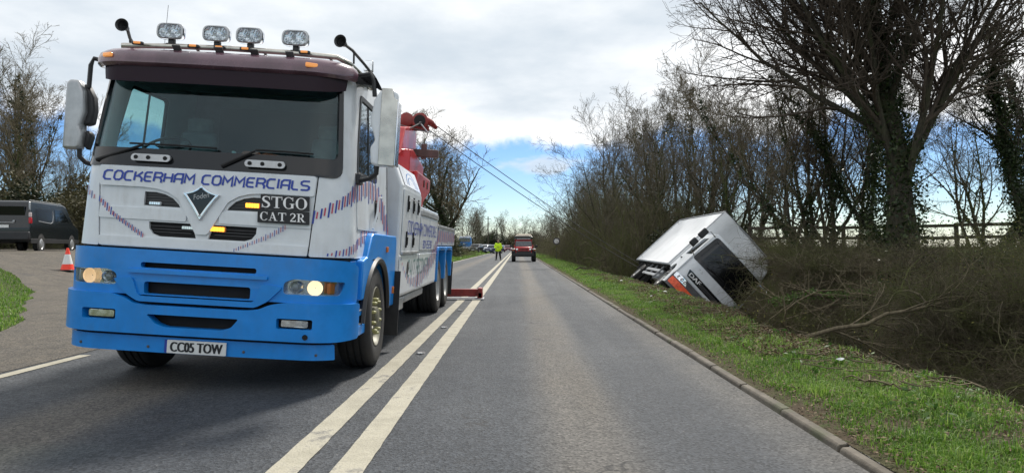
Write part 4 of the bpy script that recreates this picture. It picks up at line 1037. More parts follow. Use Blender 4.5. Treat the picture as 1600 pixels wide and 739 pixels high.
mb = MB(); mb.lathe([(0, .002), (.085, .002), (.085, 0)], Matrix.Translation((1.255, 3.02, 1.0)) @ Matrix.Rotation(R(90), 4, 'Y'), 20); build(mb, 'locker_grip', M['void'], la)
ticks(line([(2.45, 1.12), (2.7, .98), (3.1, .84), (3.7, .79), (4.3, .83), (4.8, .92), (5.3, 1.04), (5.8, 1.18), (6.12, 1.28)], 34), sx(.0168), 0, .032, 'livery_ticks', la, lambda t: .03 + .42 * t, rnd, .3)
ticks(line([(6.25, 1.45), (9.4, 1.45)], 18), sx(.0015), 0, .060, 'livery_ticks', lc, lambda t: .26, rnd, .3)
# bright panel on the locker's sloping shoulder with an arched emblem
def shoulder(u, v, off=.006):   # u along the truck, v 0..1 up the slope
    a = Vector((1.24, 0, 2.0)); b = Vector((1.13, 0, 2.27)); p = a.lerp(b, v); n = Vector((.27, 0, .11)).normalized()
    return Vector((p.x, u, p.z)) + n * off
mb = MB(); mb.add([shoulder(2.55, .04), shoulder(3.9, .04), shoulder(3.9, .96), shoulder(2.55, .96)], [(0, 1, 2, 3)]); sp = decal(mb, 'emblem_panel', M['chrome'], la)
vs = []; fs = []
for r_ in (.32, .22): stroke([(.65 + r_ * math.cos(t) * 1.3, .15 + r_ * math.sin(t) * 1.9) for t in [R(a) for a in range(0, 181, 12)]], .03, vs, fs)
decal(flat([tuple(v) for v in vs], fs, lambda x, z: shoulder(2.6 + x, z, .009)), 'arch_emblem', M['blue'], sp)
# underside of the lockers: step, air tanks
mb = MB(); mb.box((1.12, 2.75, .56), (.2, .6, .16)); mb.box((1.10, 4.2, .58), (.18, 1.8, .10)); body(build(mb, 'side_guard_rail', M['alu'], truck, True, .02))
mb = MB()
for y in (2.5, 2.8, 3.1): mb.tube([(1.16, y, .66), (1.18, y + .05, .48)], .03, 6)
body(build(mb, 'hose', M['black'], truck))
# blue tandem mudguards
for y in (7.0, 8.32):
    mb = MB(); w = .64
    prof = [(y - w, .66), (y - w - .02, 1.20), (y - w + .05, 1.27), (y + w - .05, 1.27), (y + w + .02, 1.20), (y + w, .66)]
    inn = [(y + w - .07, .66), (y + w - .06, 1.16), (y + w - .12, 1.205), (y - w + .12, 1.205), (y - w + .06, 1.16), (y - w + .07, .66)]
    pts = prof + inn
    for sg in (-1, 1):
        g = bobj(slab([pts], 0, .40, (), (), lambda a, o, z, sg=sg: Vector((sg * (1.262 - o), a, z))), 'mudguard', M['blue'], truck, True, .012); body(g)
mb = MB(); mb.box((1.1, 9.2, .6), (.34, .02, .7)); mb.box((-1.1, 9.2, .6), (.34, .02, .7)); body(build(mb, 'rear_mud_flap', M['rubber'], truck))
# --- red stabiliser leg set down beside the rear wheels
leg = empty('stabiliser_leg', truck)
mb = MB(); mb.box((1.42, 10.15, .15), (.90, .16, .17)); build(mb, 'leg_beam', M['darkred'], leg, True, .012)
mb = MB(); mb.box((1.86, 10.15, .15), (.10, .40, .22)); mb.box((1.86, 9.98, .10), (.12, .06, .14)); build(mb, 'leg_foot', M['darkred'], leg, True, .015)
mb = MB(); mb.box((1.45, 10.05, .022), (1.0, .5, .03)); build(mb, 'ground_plate', M['alu'], leg)
mb = MB(); mb.box((.98, 10.15, .42), (.18, .18, .5)); build(mb, 'leg_post', M['darkred'], leg, True, .01)
mb = MB(); mb.box((0, 10.0, .75), (2.3, .5, .35)); body(build(mb, 'rear_cross_member', M['darkred'], truck, True, .02))
# --- red boom structure
def ypanel(pts, x0, x1, name, m, parent, bevel=.02):
    mb = MB(); T_ = Matrix(((0, 0, 1, 0), (1, 0, 0, 0), (0, 1, 0, 0), (0, 0, 0, 1))); mb.prism(pts, x0, x1, T_); return build(mb, name, m, parent, False, bevel, 2)
boom = empty('boom', truck, (0, 0, 0), (0, LEAN, 0))
ypanel([(5.3, 1.7), (5.3, 2.80), (5.6, 2.84), (6.9, 2.70), (6.95, 1.7)], -.84, .84, 'boom_turret', M['red'], boom)
ypanel([(5.66, 1.75), (5.66, 2.50), (7.35, 2.50), (7.35, 2.27), (6.55, 2.03), (6.4, 1.75)], .842, .92, 'turret_cheek', M['red'], boom)
ypanel([(5.66, 1.75), (5.66, 2.50), (7.35, 2.50), (7.35, 2.27), (6.55, 2.03), (6.4, 1.75)], -.92, -.842, 'turret_cheek', M['red'], boom)
for y in (6.5, 6.95):
    mb = MB(); mb.box((.924, y, 2.36), (.012, .09, .12)); build(mb, 'lightening_hole', M['void'], boom, True, .004)
ypanel([(5.1, 2.70), (5.5, 3.18), (6.5, 3.36), (6.7, 3.25), (6.7, 2.80)], .40, .71, 'boom_arm', M['red'], boom, .02)
ypanel([(5.1, 2.70), (5.5, 3.18), (6.5, 3.36), (6.7, 3.25), (6.7, 2.80)], -.71, -.40, 'boom_arm', M['red'], boom, .02)
ypanel([(5.2, 2.72), (5.6, 3.10), (6.4, 3.2), (6.4, 2.80)], -.39, .39, 'boom_centre', M['red'], boom, .02)
def sheave(x, y, z, r):
    e = MB(); A = Matrix.Translation((x, y, z)) @ Matrix.Rotation(R(90), 4, 'X')
    e.lathe([(0, -.06), (r * .9, -.06), (r, -.05), (r, -.03), (r * .75, -.01), (r * .75, .01), (r, .03), (r, .05), (r * .9, .06), (0, .06)], A, 26)
    o = build(e, 'sheave', M['darkred'], boom, True)
sheave(.56, 6.45, 3.46, .125); sheave(.80, 6.45, 3.45, .145)
mb = MB(); mb.box((.68, 6.52, 3.36), (.36, .10, .12)); mb.box((.50, 6.52, 3.34), (.9, .08, .10)); build(mb, 'boom_head', M['darkred'], boom, True, .02)
mb = MB(); mb.tube([(.85, 6.45, 3.50), (.98, 6.5, 3.44), (1.07, 6.6, 3.37)], [.075, .06, .035], 10); mb.box((.92, 6.48, 3.50), (.10, .09, .05), rot=(0, .5, 0)); build(mb, 'fairlead', M['darkred'], boom, True, .01)
mb = MB(); mb.lathe([(.10, -.01), (.10, .01), (.0, .01)], Matrix.Translation((.80, 6.37, 3.45)) @ Matrix.Rotation(R(90), 4, 'X'), 18); build(mb, 'sheave_cap', M['void'], boom)
mb = MB(); mb.box((.86, 6.3, 2.87), (.62, .12, .13)); mb.box((.92, 6.28, 2.97), (.09, .08, .12)); mb.box((.92, 6.3, 2.80), (.08, .08, .06)); build(mb, 'steel_cross_beam', mat('brown_steel', (.10, .055, .05), .6, vary=.3), boom, True, .012)
mb = MB(); mb.tube([(.84, 6.36, 3.42), (.70, 5.9, 3.22), (.30, 5.3, 2.95)], .012, 6); mb.tube([(.93, 6.36, 3.26), (.66, 6.3, 3.30), (.2, 5.6, 3.32)], .012, 6); mb.tube([(.80, 6.2, 2.84), (.40, 5.4, 2.86), (.2, 5.2, 2.95)], .012, 6); build(mb, 'hoist_rope', M['steel'], boom, True)
mb = MB(); mb.tube([(.80, 6.36, 3.42), (.95, 6.36, 3.25), (1.0, 6.4, 3.27)], .016, 6); build(mb, 'rope_shackle', M['alu'], boom, True)

# ================================================================== winch cables to the casualty
def cable(p, q, sag, label):
    mb = MB(); p = Vector(p); q = Vector(q)
    pts = [p.lerp(q, i / 16) + Vector((0, 0, -sag * 4 * (i / 16) * (1 - i / 16))) for i in range(17)]
    mb.tube(pts, .008, 6); o = build(mb, 'winch_cable', M['rope'], None, True); tag(o, label, 'cable', 'winch cables from the boom to the lorry'); return o
cable((-1.43, 12.52, 3.34), (4.72, 27.2, .55), .10, 'upper taut steel cable running from the boom tip to the overturned lorry')
cable((-1.55, 12.32, 3.24), (4.80, 26.4, .28), .12, 'lower taut steel cable running from the boom head to the overturned lorry')

# ================================================================== the overturned box lorry
daf = thing('box_lorry', 'white box lorry with a black windscreen, tipped over on its side into the roadside ditch', 'lorry', (4.78, 20.5, -.76))
daf.rotation_euler = (Matrix.Rotation(R(-1.5), 4, 'Z') @ Matrix.Rotation(R(47.5), 4, 'Y')).to_euler()
DW = 1.03
def dn(x, o, z):      # cab nose: gently curved front, raked screen
    a = abs(x); y = .05 * a * a + (.10 * max(0, (a - .80)) / .23) ** 1.0 * (a > .80)
    y += o + max(0, z - 1.38) * .17 + max(0, .75 - z) * .04
    return Vector((x * (1 - .06 * max(0, z - 1.5)), y, z))
DC = [k * s for k in (.25, .5, .72, .82, .9, .97) for s in (-1, 1)] + [0]
def dobj(loops, o0, o1, name, m, parent=daf, bevel=.008, cutz=()): return bobj(slab(loops, o0, o1, DC, cutz, dn), name, m, parent, True, bevel)
dobj([poly_round([(-DW, 1.36), (DW, 1.36), (1.0, 2.40), (-1.0, 2.40)], .08, 3), poly_round([(-.96, 1.38), (.96, 1.38), (.93, 2.30), (-.93, 2.30)], .08, 3)], -.01, .06, 'cab_front', M['white'], daf, .01, (1.7, 2.0))
dobj([poly_round([(-.98, 1.365), (.98, 1.365), (.95, 2.315), (-.95, 2.315)], .08, 3), poly_round([(-.86, 1.50), (.86, 1.50), (.83, 2.20), (-.83, 2.20)], .07, 3)], -.018, -.002, 'screen_border', M['gblack'], daf, .004, (1.7, 2.0))
dobj([poly_round([(-.96, 1.38), (.96, 1.38), (.93, 2.30), (-.93, 2.30)], .07, 3)], -.006, .0, 'windscreen', M['darkglass'], daf, 0, (1.7, 2.0))
fp = dobj([poly_round([(-.99, .72), (.99, .72), (DW, 1.37), (-DW, 1.37)], .05, 3)], -.005, .06, 'front_panel', M['white'], daf, .012, (1.0,))
gb = dobj([poly_round([(-.72, .86), (.90, .86), (.98, 1.06), (-.80, 1.06)], .03, 3)], -.03, -.006, 'grille', M['gblack'], daf, .008)
dobj([poly_round([(-.80, .79), (.8, .79), (.82, .84), (-.76, .84)], .015, 2)], -.035, -.006, 'grille_trim', M['white'], daf, .006)
for z in (.90, .935, .97): dobj([rr(-.30, z, .88, z + .012, .004, 1)], -.036, -.030, 'grille_slat', M['steel'], gb, 0)
vs, fs = font_text('DAF', .42, .115)
for d in (-.005, .005): decal(flat(vs, fs, lambda x, z: dn(-.70 + x + d, -.034 - abs(d) * .1, .905 + z)), 'maker_letters', M['printwhite'], gb)
bp = dobj([poly_round([(-DW, .28), (DW, .28), (DW, .74), (.80, .76), (-.80, .76), (-DW, .74)], .05, 3)], -.06, .05, 'bumper', M['steel'], daf, .015)
for s in (-1, 1):
    dobj([poly_round([(s * .50, .60), (s * .99, .60), (s * 1.0, .75), (s * .62, .75)][::s], .04, 3)], -.07, -.055, 'headlight', M['reflector'], daf, .004)
    for xx in (.62, .74, .86):
        mb = MB(); mb.lathe([(0, .0), (.03, .01), (.05, .0), (.052, -.02)], Matrix.Translation(dn(s * xx, -.075, .675)) @ Matrix.Rotation(R(90), 4, 'X'), 14); build(mb, 'headlight_bowl', M['chrome'], daf, True)
ob = dobj([poly_round([(-.99, .36), (.20, .36), (.20, .57), (-.99, .57)], .03, 3)], -.085, -.055, 'orange_lamp_panel', M['orange'], daf, .01)
dobj([rr(-.60, .29, -.05, .355, .01, 2)], -.09, -.055, 'number_plate', M['plate'], daf, .003)
# cab body, doors, side windows
def dside(s):
    def fn(y, o, z): return Vector((s * (DW - o) * (1 - .06 * max(0, z - 1.5)), y, z))
    return fn
for s in (-1, 1):
    pts = poly_round([(.10, .30), (.10, 1.36), (.34, 2.38), (1.55, 2.38), (1.58, 1.0), (1.4, .86), (1.30, .86), (1.22, .95), (1.05, 1.02), (.80, .98), (.62, .84), (.55, .62), (.52, .30)], .03, 2)
    w = bobj(slab([pts, poly_round([(.38, 1.45), (.55, 2.18), (1.25, 2.18), (1.25, 1.45)], .05, 3)], 0, .04, (), (1.6, 1.9), dside(s)), 'cab_side', M['white'], daf, True, .01)
    bobj(slab([[(.36, 1.43), (.54, 2.2), (1.27, 2.2), (1.27, 1.43)]], .01, .016, (), (1.6, 1.9), dside(s)), 'side_window', M['darkglass'], w)
    mb = MB(); mb.box((s * (DW + .02), 1.18, 1.28), (.03, .16, .04)); build(mb, 'door_handle', M['black'], w, True, .006)
    mb = MB(); mb.box((s * .93, .78, .62), (.22, .5, .05)); mb.box((s * .98, .58, .40), (.1, .3, .05)); build(mb, 'cab_step', M['steel'], daf, True, .01)
mb = MB(); mb.prism([(-.94, .32), (.94, .32), (.96, 1.56), (-.96, 1.56)], 2.36, 2.42); build(mb, 'cab_roof', M['white'], daf, False, .03)
mb = MB(); mb.box((0, 1.56, 1.6), (1.95, .04, 1.55)); build(mb, 'cab_rear_wall', M['white'], daf)
mb = MB(); mb.box((0, .8, .98), (1.9, 1.2, .3)); build(mb, 'cab_floor', M['void'], daf)
for x in (-.5, .5):
    mb = MB(); mb.box((x, .95, 1.45), (.46, .12, .7)); build(mb, 'seat', M['interior'], daf, True, .04)
mb = MB(); mb.box((0, .32, 1.40), (1.85, .34, .16)); build(mb, 'dashboard', M['interior'], daf, True, .03)
for s in (-1, 1):      # mirrors on tubular arms
    e = empty('mirror', daf)
    mb = MB(); mb.tube([(s * .95, .20, 2.26), (s * 1.20, .04, 2.24), (s * 1.26, .04, 1.95), (s * 1.20, .06, 1.48), (s * 1.0, .12, 1.44)], .018, 7); build(mb, 'mirror_arm', M['chrome'], e, True)
    mb = MB(); mb.box((s * 1.30, .03, 2.05), (.19, .10, .30)); mb.box((s * 1.30, .03, 1.68), (.19, .10, .24)); build(mb, 'mirror_head', M['black'], e, True, .035, 3)
for x in (-.5, .25):
    mb = MB(); mb.tube([dn(x, -.04, 1.44), dn(x + .34, -.04, 1.50)], .010, 5); mb.tube([dn(x + .12, -.045, 1.50), dn(x + .62, -.045, 1.52)], .008, 5); build(mb, 'wiper', M['void'], daf)
vs, fs = font_text('7.5', .17, .07); decal(flat(vs, fs, lambda x, z: dn(-.62 + x, -.008, 1.20 + z)), 'weight_marking', M['alu'], fp)
# box body: dented panels with an aluminium frame
BX, B0, B1, BZ0, BZ1 = 1.08, 1.75, 8.6, .92, 3.32
def box_face(name, o, u, v, nu, nv, dent, seed, m=M['white_box']):
    o = Vector(o); u = Vector(u); v = Vector(v); n = u.cross(v).normalized(); V = []; F = []
    for j in range(nv + 1):
        for i in range(nu + 1):
            a, b = i / nu, j / nv; w = min(a, 1 - a, b, 1 - b)
            d = dent * min(1, w * 6) * noise.noise(Vector((a * 3 + seed, b * 2.3, seed))) * 2
            V.append(o + u * a + v * b + n * d)
    for j in range(nv):
        for i in range(nu): k = j * (nu + 1) + i; F.append((k, k + 1, k + nu + 2, k + nu + 1))
    mb = MB(); mb.add(V, F); return build(mb, name, m, bx, 'all')
bx = empty('box_body', daf)
box_face('box_side_panel', (-BX, B0, BZ0), (0, B1 - B0, 0), (0, 0, BZ1 - BZ0), 40, 14, .035, 1)
# the front wall bulges to the right low down, its lower right corner is crushed
V = []; F = []; nu, nv = 20, 20
for j in range(nv + 1):
    for i in range(nu + 1):
        a, b = i / nu, j / nv; x = -BX + 2 * BX * a; z = BZ0 + (BZ1 - BZ0) * b
        x += .30 * max(0, a - .3) * math.sin(math.pi * min(1, (1 - b) * 1.15)) ; x -= .18 * max(0, b - .85) / .15 * max(0, a - .6) / .4
        V.append((x, B0 + .05 * noise.noise(Vector((x * 1.2, z * 1.4, 3))) + .10 * max(0, a - .5) * (1 - b) - .10 * math.exp(-((a - .12) / .16) ** 2), z))
for j in range(nv):
    for i in range(nu): k = j * (nu + 1) + i; F.append((k, k + 1, k + nu + 2, k + nu + 1))
mb = MB(); mb.add(V, F); build(mb, 'box_front_panel', M['white_box'], bx, 'all')
V2 = [V[j * (nu + 1) + nu] for j in range(nv + 1)]; F = []
mb = MB(); mb.add(V2 + [(BX, B1, v[2]) for v in V2], [(i, i + 1, i + nv + 2, i + nv + 1) for i in range(nv)]); build(mb, 'box_side_panel', M['white_box'], bx, 'all')
box_face('box_roof_panel', (-BX, B0, BZ1), (2 * BX, 0, 0), (0, B1 - B0, 0), 10, 30, .02, 5)
box_face('box_floor', (-BX, B0, BZ0), (2 * BX, 0, 0), (0, B1 - B0, 0), 4, 10, 0, 5, M['chassis'])
box_face('box_rear_door', (-BX, B1, BZ0), (2 * BX, 0, 0), (0, 0, BZ1 - BZ0), 4, 4, .01, 8)
mb = MB()
mb.tube([(-BX, B0, BZ0), (-BX, B0, BZ1), (-BX, B1, BZ1)], .035, 6); mb.tube([(-BX, B0, BZ1), (.0, B0 - .02, BZ1 + .01), (BX - .16, B0, BZ1 - .02)], .035, 6); mb.tube([(-BX, B0, BZ0), (-BX, B1, BZ0), (-BX, B1, BZ1)], .04, 6)
mb.tube([tuple(v) for v in V2], .03, 6); build(mb, 'corner_trim', M['alu'], bx, True)
# chassis, side guard, wheels
mb = MB()
for x in (-.38, .38): mb.box((x, 4.9, .72), (.08, 7.0, .20))
for k in range(9): mb.box((0, 2.2 + k * .75, .86), (2.0, .07, .08))
mb.box((0, .95, .45), (1.5, .1, .1)); mb.box((0, 6.0, .45), (1.3, .12, .12)); build(mb, 'chassis', M['chassis'], daf)
mb = MB(); mb.box((-.98, 3.9, .66), (.04, 2.6, .10)); mb.box((-.98, 3.9, .46), (.04, 2.6, .10))
for y in (2.8, 4.0, 5.1): mb.box((-.95, y, .65), (.05, .05, .5))
build(mb, 'side_guard', M['alu'], daf)
mb = MB(); mb.box((-.62, 3.3, .62), (.5, .9, .42)); build(mb, 'fuel_tank', M['alu'], daf, True, .06)
mb = MB(); mb.box((-.9, 5.2, .80), (.28, .04, .34)); mb.box((-.9, 6.9, .78), (.28, .04, .5)); build(mb, 'mud_flap', M['rubber'], daf)
def dwheel(x, y, s):
    e = empty('wheel', daf, (x, y, .40)); A = Matrix.Rotation(R(90 * s), 4, 'Y')
    mb = MB(); mb.lathe([(.23, -.11), (.36, -.115), (.40, -.08), (.40, -.02), (.385, -.01), (.385, .01), (.40, .02), (.40, .08), (.36, .115), (.25, .11), (.23, .08)], A, 32); build(mb, 'tyre', M['rubber'], e, True)
    mb = MB(); mb.lathe([(.235, .10), (.22, .07), (.17, .0), (.12, .02), (.11, .09), (.0, .10)], A, 24); build(mb, 'rim', M['greyrim'], e, True)
for s in (-1, 1):
    dwheel(s * .90, .95, s); dwheel(s * .93, 6.0, s); dwheel(s * .66, 6.0, s)

# ================================================================== off-road car in the lane ahead
jeep = thing('off_road_car', 'red off-road car with big tyres and a roof tent, ahead in the right lane', 'car', (.52, 55, 0))
def jb(c, d, name, m, bevel=.03, taper=1.0, rot=None, parent=jeep):
    mb = MB(); mb.box(c, d, taper=taper, rot=rot); return build(mb, name, m, parent, True, bevel, 2)
jb((0, .95, .98), (1.36, 1.3, .34), 'bonnet', M['red'], .07, .96, (R(-2), 0, 0))
gr = jb((0, .30, .90), (1.30, .10, .44), 'grille', M['red'], .03, 1)
for k in range(7): jb((-.30 + k * .10, .245, .92), (.05, .02, .28), 'grille_slot', M['void'], .01, parent=gr)
for s in (-1, 1):
    hlp = empty('headlight', jeep, (s * .52, .24, .94)); mb = MB(); mb.lathe([(0, .03), (.07, .02), (.10, .0), (.11, -.03)], Matrix.Rotation(R(90), 4, 'X'), 18); build(mb, 'headlight_glass', M['reflector'], hlp, True)
    jb((s * .80, .62, .98), (.28, .95, .09), 'wing', M['black'] if False else M['alu'], .04)
    jb((s * .80, .22, .78), (.26, .16, .12), 'wing_front', M['black'], .03)
    jb((s * .84, .20, .90), (.14, .06, .07), 'indicator', M['amberlens'], .01)
    e = empty('wheel', jeep, (s * .80, .62, .44)); A = Matrix.Rotation(R(90 * s), 4, 'Y')
    for nm, y in (('wheel', .62), ('wheel', 3.1)):
        if y > 1: e = empty('wheel', jeep, (s * .80, y, .44))
        mb = MB(); mb.lathe([(.22, -.15), (.38, -.16), (.43, -.13), (.44, -.05), (.43, 0), (.44, .05), (.43, .13), (.38, .16), (.22, .14)], A, 28); build(mb, 'tyre', M['rubber'], e, True)
        mb = MB(); mb.lathe([(.22, .12), (.20, .06), (.08, .10), (0, .10)], A, 18); build(mb, 'rim', M['steel'], e, True)
    m_ = empty('mirror', jeep); mb = MB(); mb.box((s * 1.0, 1.55, 1.22), (.22, .08, .18)); mb.box((s * .85, 1.56, 1.17), (.16, .03, .03)); build(mb, 'mirror_head', M['black'], m_, True, .02)
    jb((s * .74, 2.45, 1.0), (.06, 1.9, .62), 'body_side', M['red'], .03)
    jb((s * .68, 2.6, 1.5), (.04, 2.0, .42), 'side_window', M['darkglass'], .01)
jb((0, .45, .62), (1.15, .5, .40), 'lower_fascia', M['chassis'], .03)
fb = jb((0, .10, .56), (1.62, .22, .26), 'front_bumper', M['black'], .03); jb((0, .02, .62), (.52, .02, .11), 'number_plate', M['plate'], .004, parent=fb); jb((0, .02, .48), (1.1, .05, .05), 'winch_guard', M['alu'], .01, parent=fb)
jb((0, 2.0, .50), (1.2, 3.2, .22), 'chassis', M['chassis'], .02)
mb = MB(); mb.prism([(-.74, 1.15), (.74, 1.15), (.68, 1.70), (-.68, 1.70)], 0, .06, Matrix.Translation((0, 1.70, 0)) @ Matrix.Rotation(R(90), 4, 'X')); build(mb, 'screen_frame', M['red'], jeep, True, .02)
mb = MB(); mb.prism([(-.66, 1.22), (.66, 1.22), (.61, 1.63), (-.61, 1.63)], .061, .075, Matrix.Translation((0, 1.70, 0)) @ Matrix.Rotation(R(90), 4, 'X')); build(mb, 'windscreen', mat('jeep_screen', (.16, .20, .22), .15, vary=.2), jeep)
jb((0, 2.7, 1.73), (1.42, 2.0, .08), 'hard_top', M['red'], .03); jb((0, 3.7, 1.2), (1.44, .06, .9), 'tailgate', M['red'], .03)
rt = empty('roof_tent', jeep)
jb((0, 2.6, 1.92), (1.52, 2.1, .20), 'tent_base', M['gblack'], .04, parent=rt); jb((0, 2.6, 2.10), (1.42, 2.0, .20), 'tent_cover', mat('tan_tent_cover', (.42, .37, .30), .8), .08, .80, parent=rt)
for s in (-1, 1): jb((s * .6, 1.75, 1.80), (.05, .05, .12), 'tent_bracket', M['black'], .01, parent=rt)
lb2 = MB(); lb2.box((0, 1.56, 1.80), (1.1, .06, .07)); build(lb2, 'light_bar', M['alu'], jeep, True, .01)

# ================================================================== black van parked on the lay-by
van = thing('parked_van', 'dark panel van parked on the raised lay-by beside the hedge, seen from behind', 'van', (-19.35, 26.25, float(HL(-19, 28)) - .03), (0, 0, R(14)))
VH = 1.95
def vside(z): return .98 - .10 * max(0, z - 1.0) / .95
vbody = []
prof = [(0.03, .38), (-.02, .9), (.02, 1.2), (.10, 1.88), (.22, 1.96), (3.4, 1.98), (3.75, 1.90), (4.35, 1.22), (4.9, 1.0), (5.02, .85), (5.03, .40)]
bm = bmesh.new(); sec = []
for s in (-1, 1):
    sec.append([bm.verts.new((s * vside(z), y, z)) for y, z in prof])
cen_ = None
for i in range(len(prof) - 1): bm.faces.new((sec[0][i], sec[0][i + 1], sec[1][i + 1], sec[1][i]))
bm.faces.new(sec[0][::-1]); bm.faces.new(sec[1]); bm.faces.new((sec[0][0], sec[1][0], sec[1][-1], sec[0][-1]))
for c in (.95, 1.55): bmesh.ops.bisect_plane(bm, geom=bm.verts[:] + bm.edges[:] + bm.faces[:], plane_co=(0, 0, c), plane_no=(0, 0, 1))
bmesh.ops.recalc_face_normals(bm, faces=bm.faces)
M['vanpaint'] = mat('black_van_paint', (.006, .009, .012), .22, vary=.1, coat=.25, dirt=.05)
vb = bobj(bm, 'van_body', M['vanpaint'], van, True, .07, 4)
def vp(pts, name, m, s=1, off=.008, parent=van, bevel=.004, th=.012):
    bmx = slab([poly_round(pts, .05, 3)], 0, th, (), (), lambda y, o, z: Vector((s * (vside(z) + off - o), y, z))); return bobj(bmx, name, m, parent, True, bevel)
for s in (-1, 1):
    vp([(.62, 1.18), (.62, 1.70), (2.15, 1.72), (2.15, 1.16)], 'side_panel_recess', M['gblack'], s, .006)
    tb = MB(); tb.tube([(s * (vside(1.14) + .006), .75, 1.20), (s * (vside(1.14) + .006), 1.9, 1.14), (s * (vside(1.16) + .006), 2.1, 1.20), (s * (vside(1.4) + .006), 2.22, 1.4), (s * (vside(1.6) + .006), 2.22, 1.66)], .012, 6); build(tb, 'panel_crease', M['alu'], vb, True)
    vp([(2.45, 1.20), (2.45, 1.74), (3.3, 1.74), (3.95, 1.24)], 'door_window', M['darkglass'], s)
    vp([(.0, .34), (.0, .52), (5.0, .50), (5.0, .34)], 'sill', M['black'], s, .012)
    e = empty('tail_light', van); mb = MB(); mb.box((s * .955, .035, 1.20), (.10, .10, .22)); build(mb, 'red_lens', M['redlens'], e, True, .02)
    mb = MB(); mb.box((s * .940, .055, 1.42), (.09, .10, .18)); build(mb, 'white_lens', mat('tail_lamp_clear', (.5, .42, .42), .2), e, True, .02)
    mb = MB(); mb.box((s * .905, .085, 1.75), (.05, .06, .30), rot=(0, 0, 0)); build(mb, 'door_pillar_trim', M['alu'], van, True, .01)
    for y in (.95, 4.15):
        e = empty('wheel', van, (s * .90, y, .33)); A = Matrix.Rotation(R(90 * s), 4, 'Y')
        mb = MB(); mb.lathe([(.21, -.1), (.31, -.1), (.33, -.07), (.33, .07), (.31, .10), (.22, .10)], A, 30); build(mb, 'tyre', M['rubber'], e, True)
        mb = MB(); mb.lathe([(.215, .10), (.20, .08), (.17, .10), (.06, .115), (.0, .11)], A, 24); rm = build(mb, 'rim', M['alu'], e, True)
        ar = MB(); ar.lathe([(.36, .09), (.38, .095), (.36, .10), (.0, .085)], A @ Matrix.Translation((0, 0, -.01)), 26); build(ar, 'wheel_arch', M['void'], e)
mb = MB(); mb.box((0, .045, 1.50), (1.55, .03, .50), rot=(R(7), 0, 0)); build(mb, 'rear_window', M['darkglass'], van, True, .03)
mb = MB(); mb.box((0, .0, .62), (1.92, .16, .34)); build(mb, 'rear_bumper', M['black'], van, True, .05)
mb = MB(); mb.box((0, -.03, .98), (.52, .02, .11)); build(mb, 'number_plate', M['plate'], van)
mb = MB(); mb.box((.0, -.02, 1.12), (.9, .03, .03)); mb.box((.42, -.02, 1.18), (.08, .03, .06)); build(mb, 'rear_trim', M['alu'], van, True, .01)
mb = MB(); mb.tube([(.84, .25, 1.985), (.84, 3.3, 2.0)], .012, 6); build(mb, 'roof_gutter', M['alu'], van)

# ================================================================== traffic cone
cone = thing('traffic_cone', 'red and white traffic cone standing on the lay-by behind the recovery truck', 'cone', (-14.75, 23, float(HL(-14.75, 23)) + .012))
mb = MB(); mb.box((0, 0, .02), (.42, .42, .04)); build(mb, 'cone_base', M['black'], cone, True, .015)
mb = MB(); mb.lathe([(.20, .04), (.185, .10), (.155, .22)], Matrix(), 24); build(mb, 'lower_cone', M['conered'], cone, True)
mb = MB(); mb.lathe([(.155, .22), (.078, .54)], Matrix(), 24); build(mb, 'reflective_sleeve', M['plate'], cone, True)
mb = MB(); mb.lathe([(.078, .54), (.045, .70), (.035, .74), (.02, .745), (0, .745)], Matrix(), 24); build(mb, 'cone_top', M['conered'], cone, True)

# ================================================================== person in a hi-vis coat
per = thing('person', 'person in a yellow hi-vis coat and dark trousers standing beside the centre lines', 'person', (-1.68, 62, 0), (0, 0, R(8)))
def skin(name, verts, edges, rad, m, parent, root=0):
    me = bpy.data.meshes.new(name); me.from_pydata(verts, edges, []); o = link(name, me, m, parent)
    o.modifiers.new('skin', 'SKIN'); sv = me.skin_vertices[0].data
    for i, r_ in enumerate(rad): sv[i].radius = r_ if isinstance(r_, tuple) else (r_, r_); sv[i].use_root = (i == root)
    o.modifiers.new('sub', 'SUBSURF').levels = 2; o.modifiers['sub'].render_levels = 2
    return o
bv = [(0, 0, .96), (0, .0, 1.15), (0, 0, 1.38), (0, -.01, 1.50), (0, -.01, 1.60), (0, -.02, 1.70), (0, -.02, 1.78),
      (-.19, 0, 1.42), (-.27, .02, 1.15), (-.24, -.14, 1.00), (-.20, -.22, .98), (.19, 0, 1.42), (.28, .02, 1.16), (.27, -.06, .93), (.26, -.08, .85),
      (-.10, 0, .90), (-.13, .01, .50), (-.16, .03, .10), (-.17, -.10, .04), (.10, 0, .90), (.16, -.02, .50), (.22, .03, .10), (.25, -.09, .04)]
be = [(0, 1), (1, 2), (2, 3), (3, 4), (4, 5), (5, 6), (2, 7), (7, 8), (8, 9), (9, 10), (2, 11), (11, 12), (12, 13), (13, 14), (0, 15), (15, 16), (16, 17), (17, 18), (0, 19), (19, 20), (20, 21), (21, 22)]
br = [(.17, .12), (.16, .115), (.17, .11), .06, .07, .10, .07, .065, .05, .04, .035, .065, .05, .04, .035, .125, .10, .075, .05, .125, .10, .075, .05]
bdy = skin('body', bv, be, br, M['printblack'], per)
M['skin'] = mat('skin', (.45, .26, .19), .55); M['hair'] = mat('dark_hair', (.03, .022, .018), .7)
cv = [(0, .0, .68), (0, 0, 1.15), (0, 0, 1.36), (0, 0, 1.47), (-.20, 0, 1.42), (-.29, .02, 1.16), (-.25, -.13, 1.02), (.20, 0, 1.42), (.30, .02, 1.16), (.285, -.05, .97)]
ce = [(0, 1), (1, 2), (2, 3), (2, 4), (4, 5), (5, 6), (2, 7), (7, 8), (8, 9)]
coat = skin('coat', cv, ce, [(.34, .24), (.28, .21), (.22, .16), (.11, .10), .10, .085, .07, .10, .085, .07], M['hivis'], per)
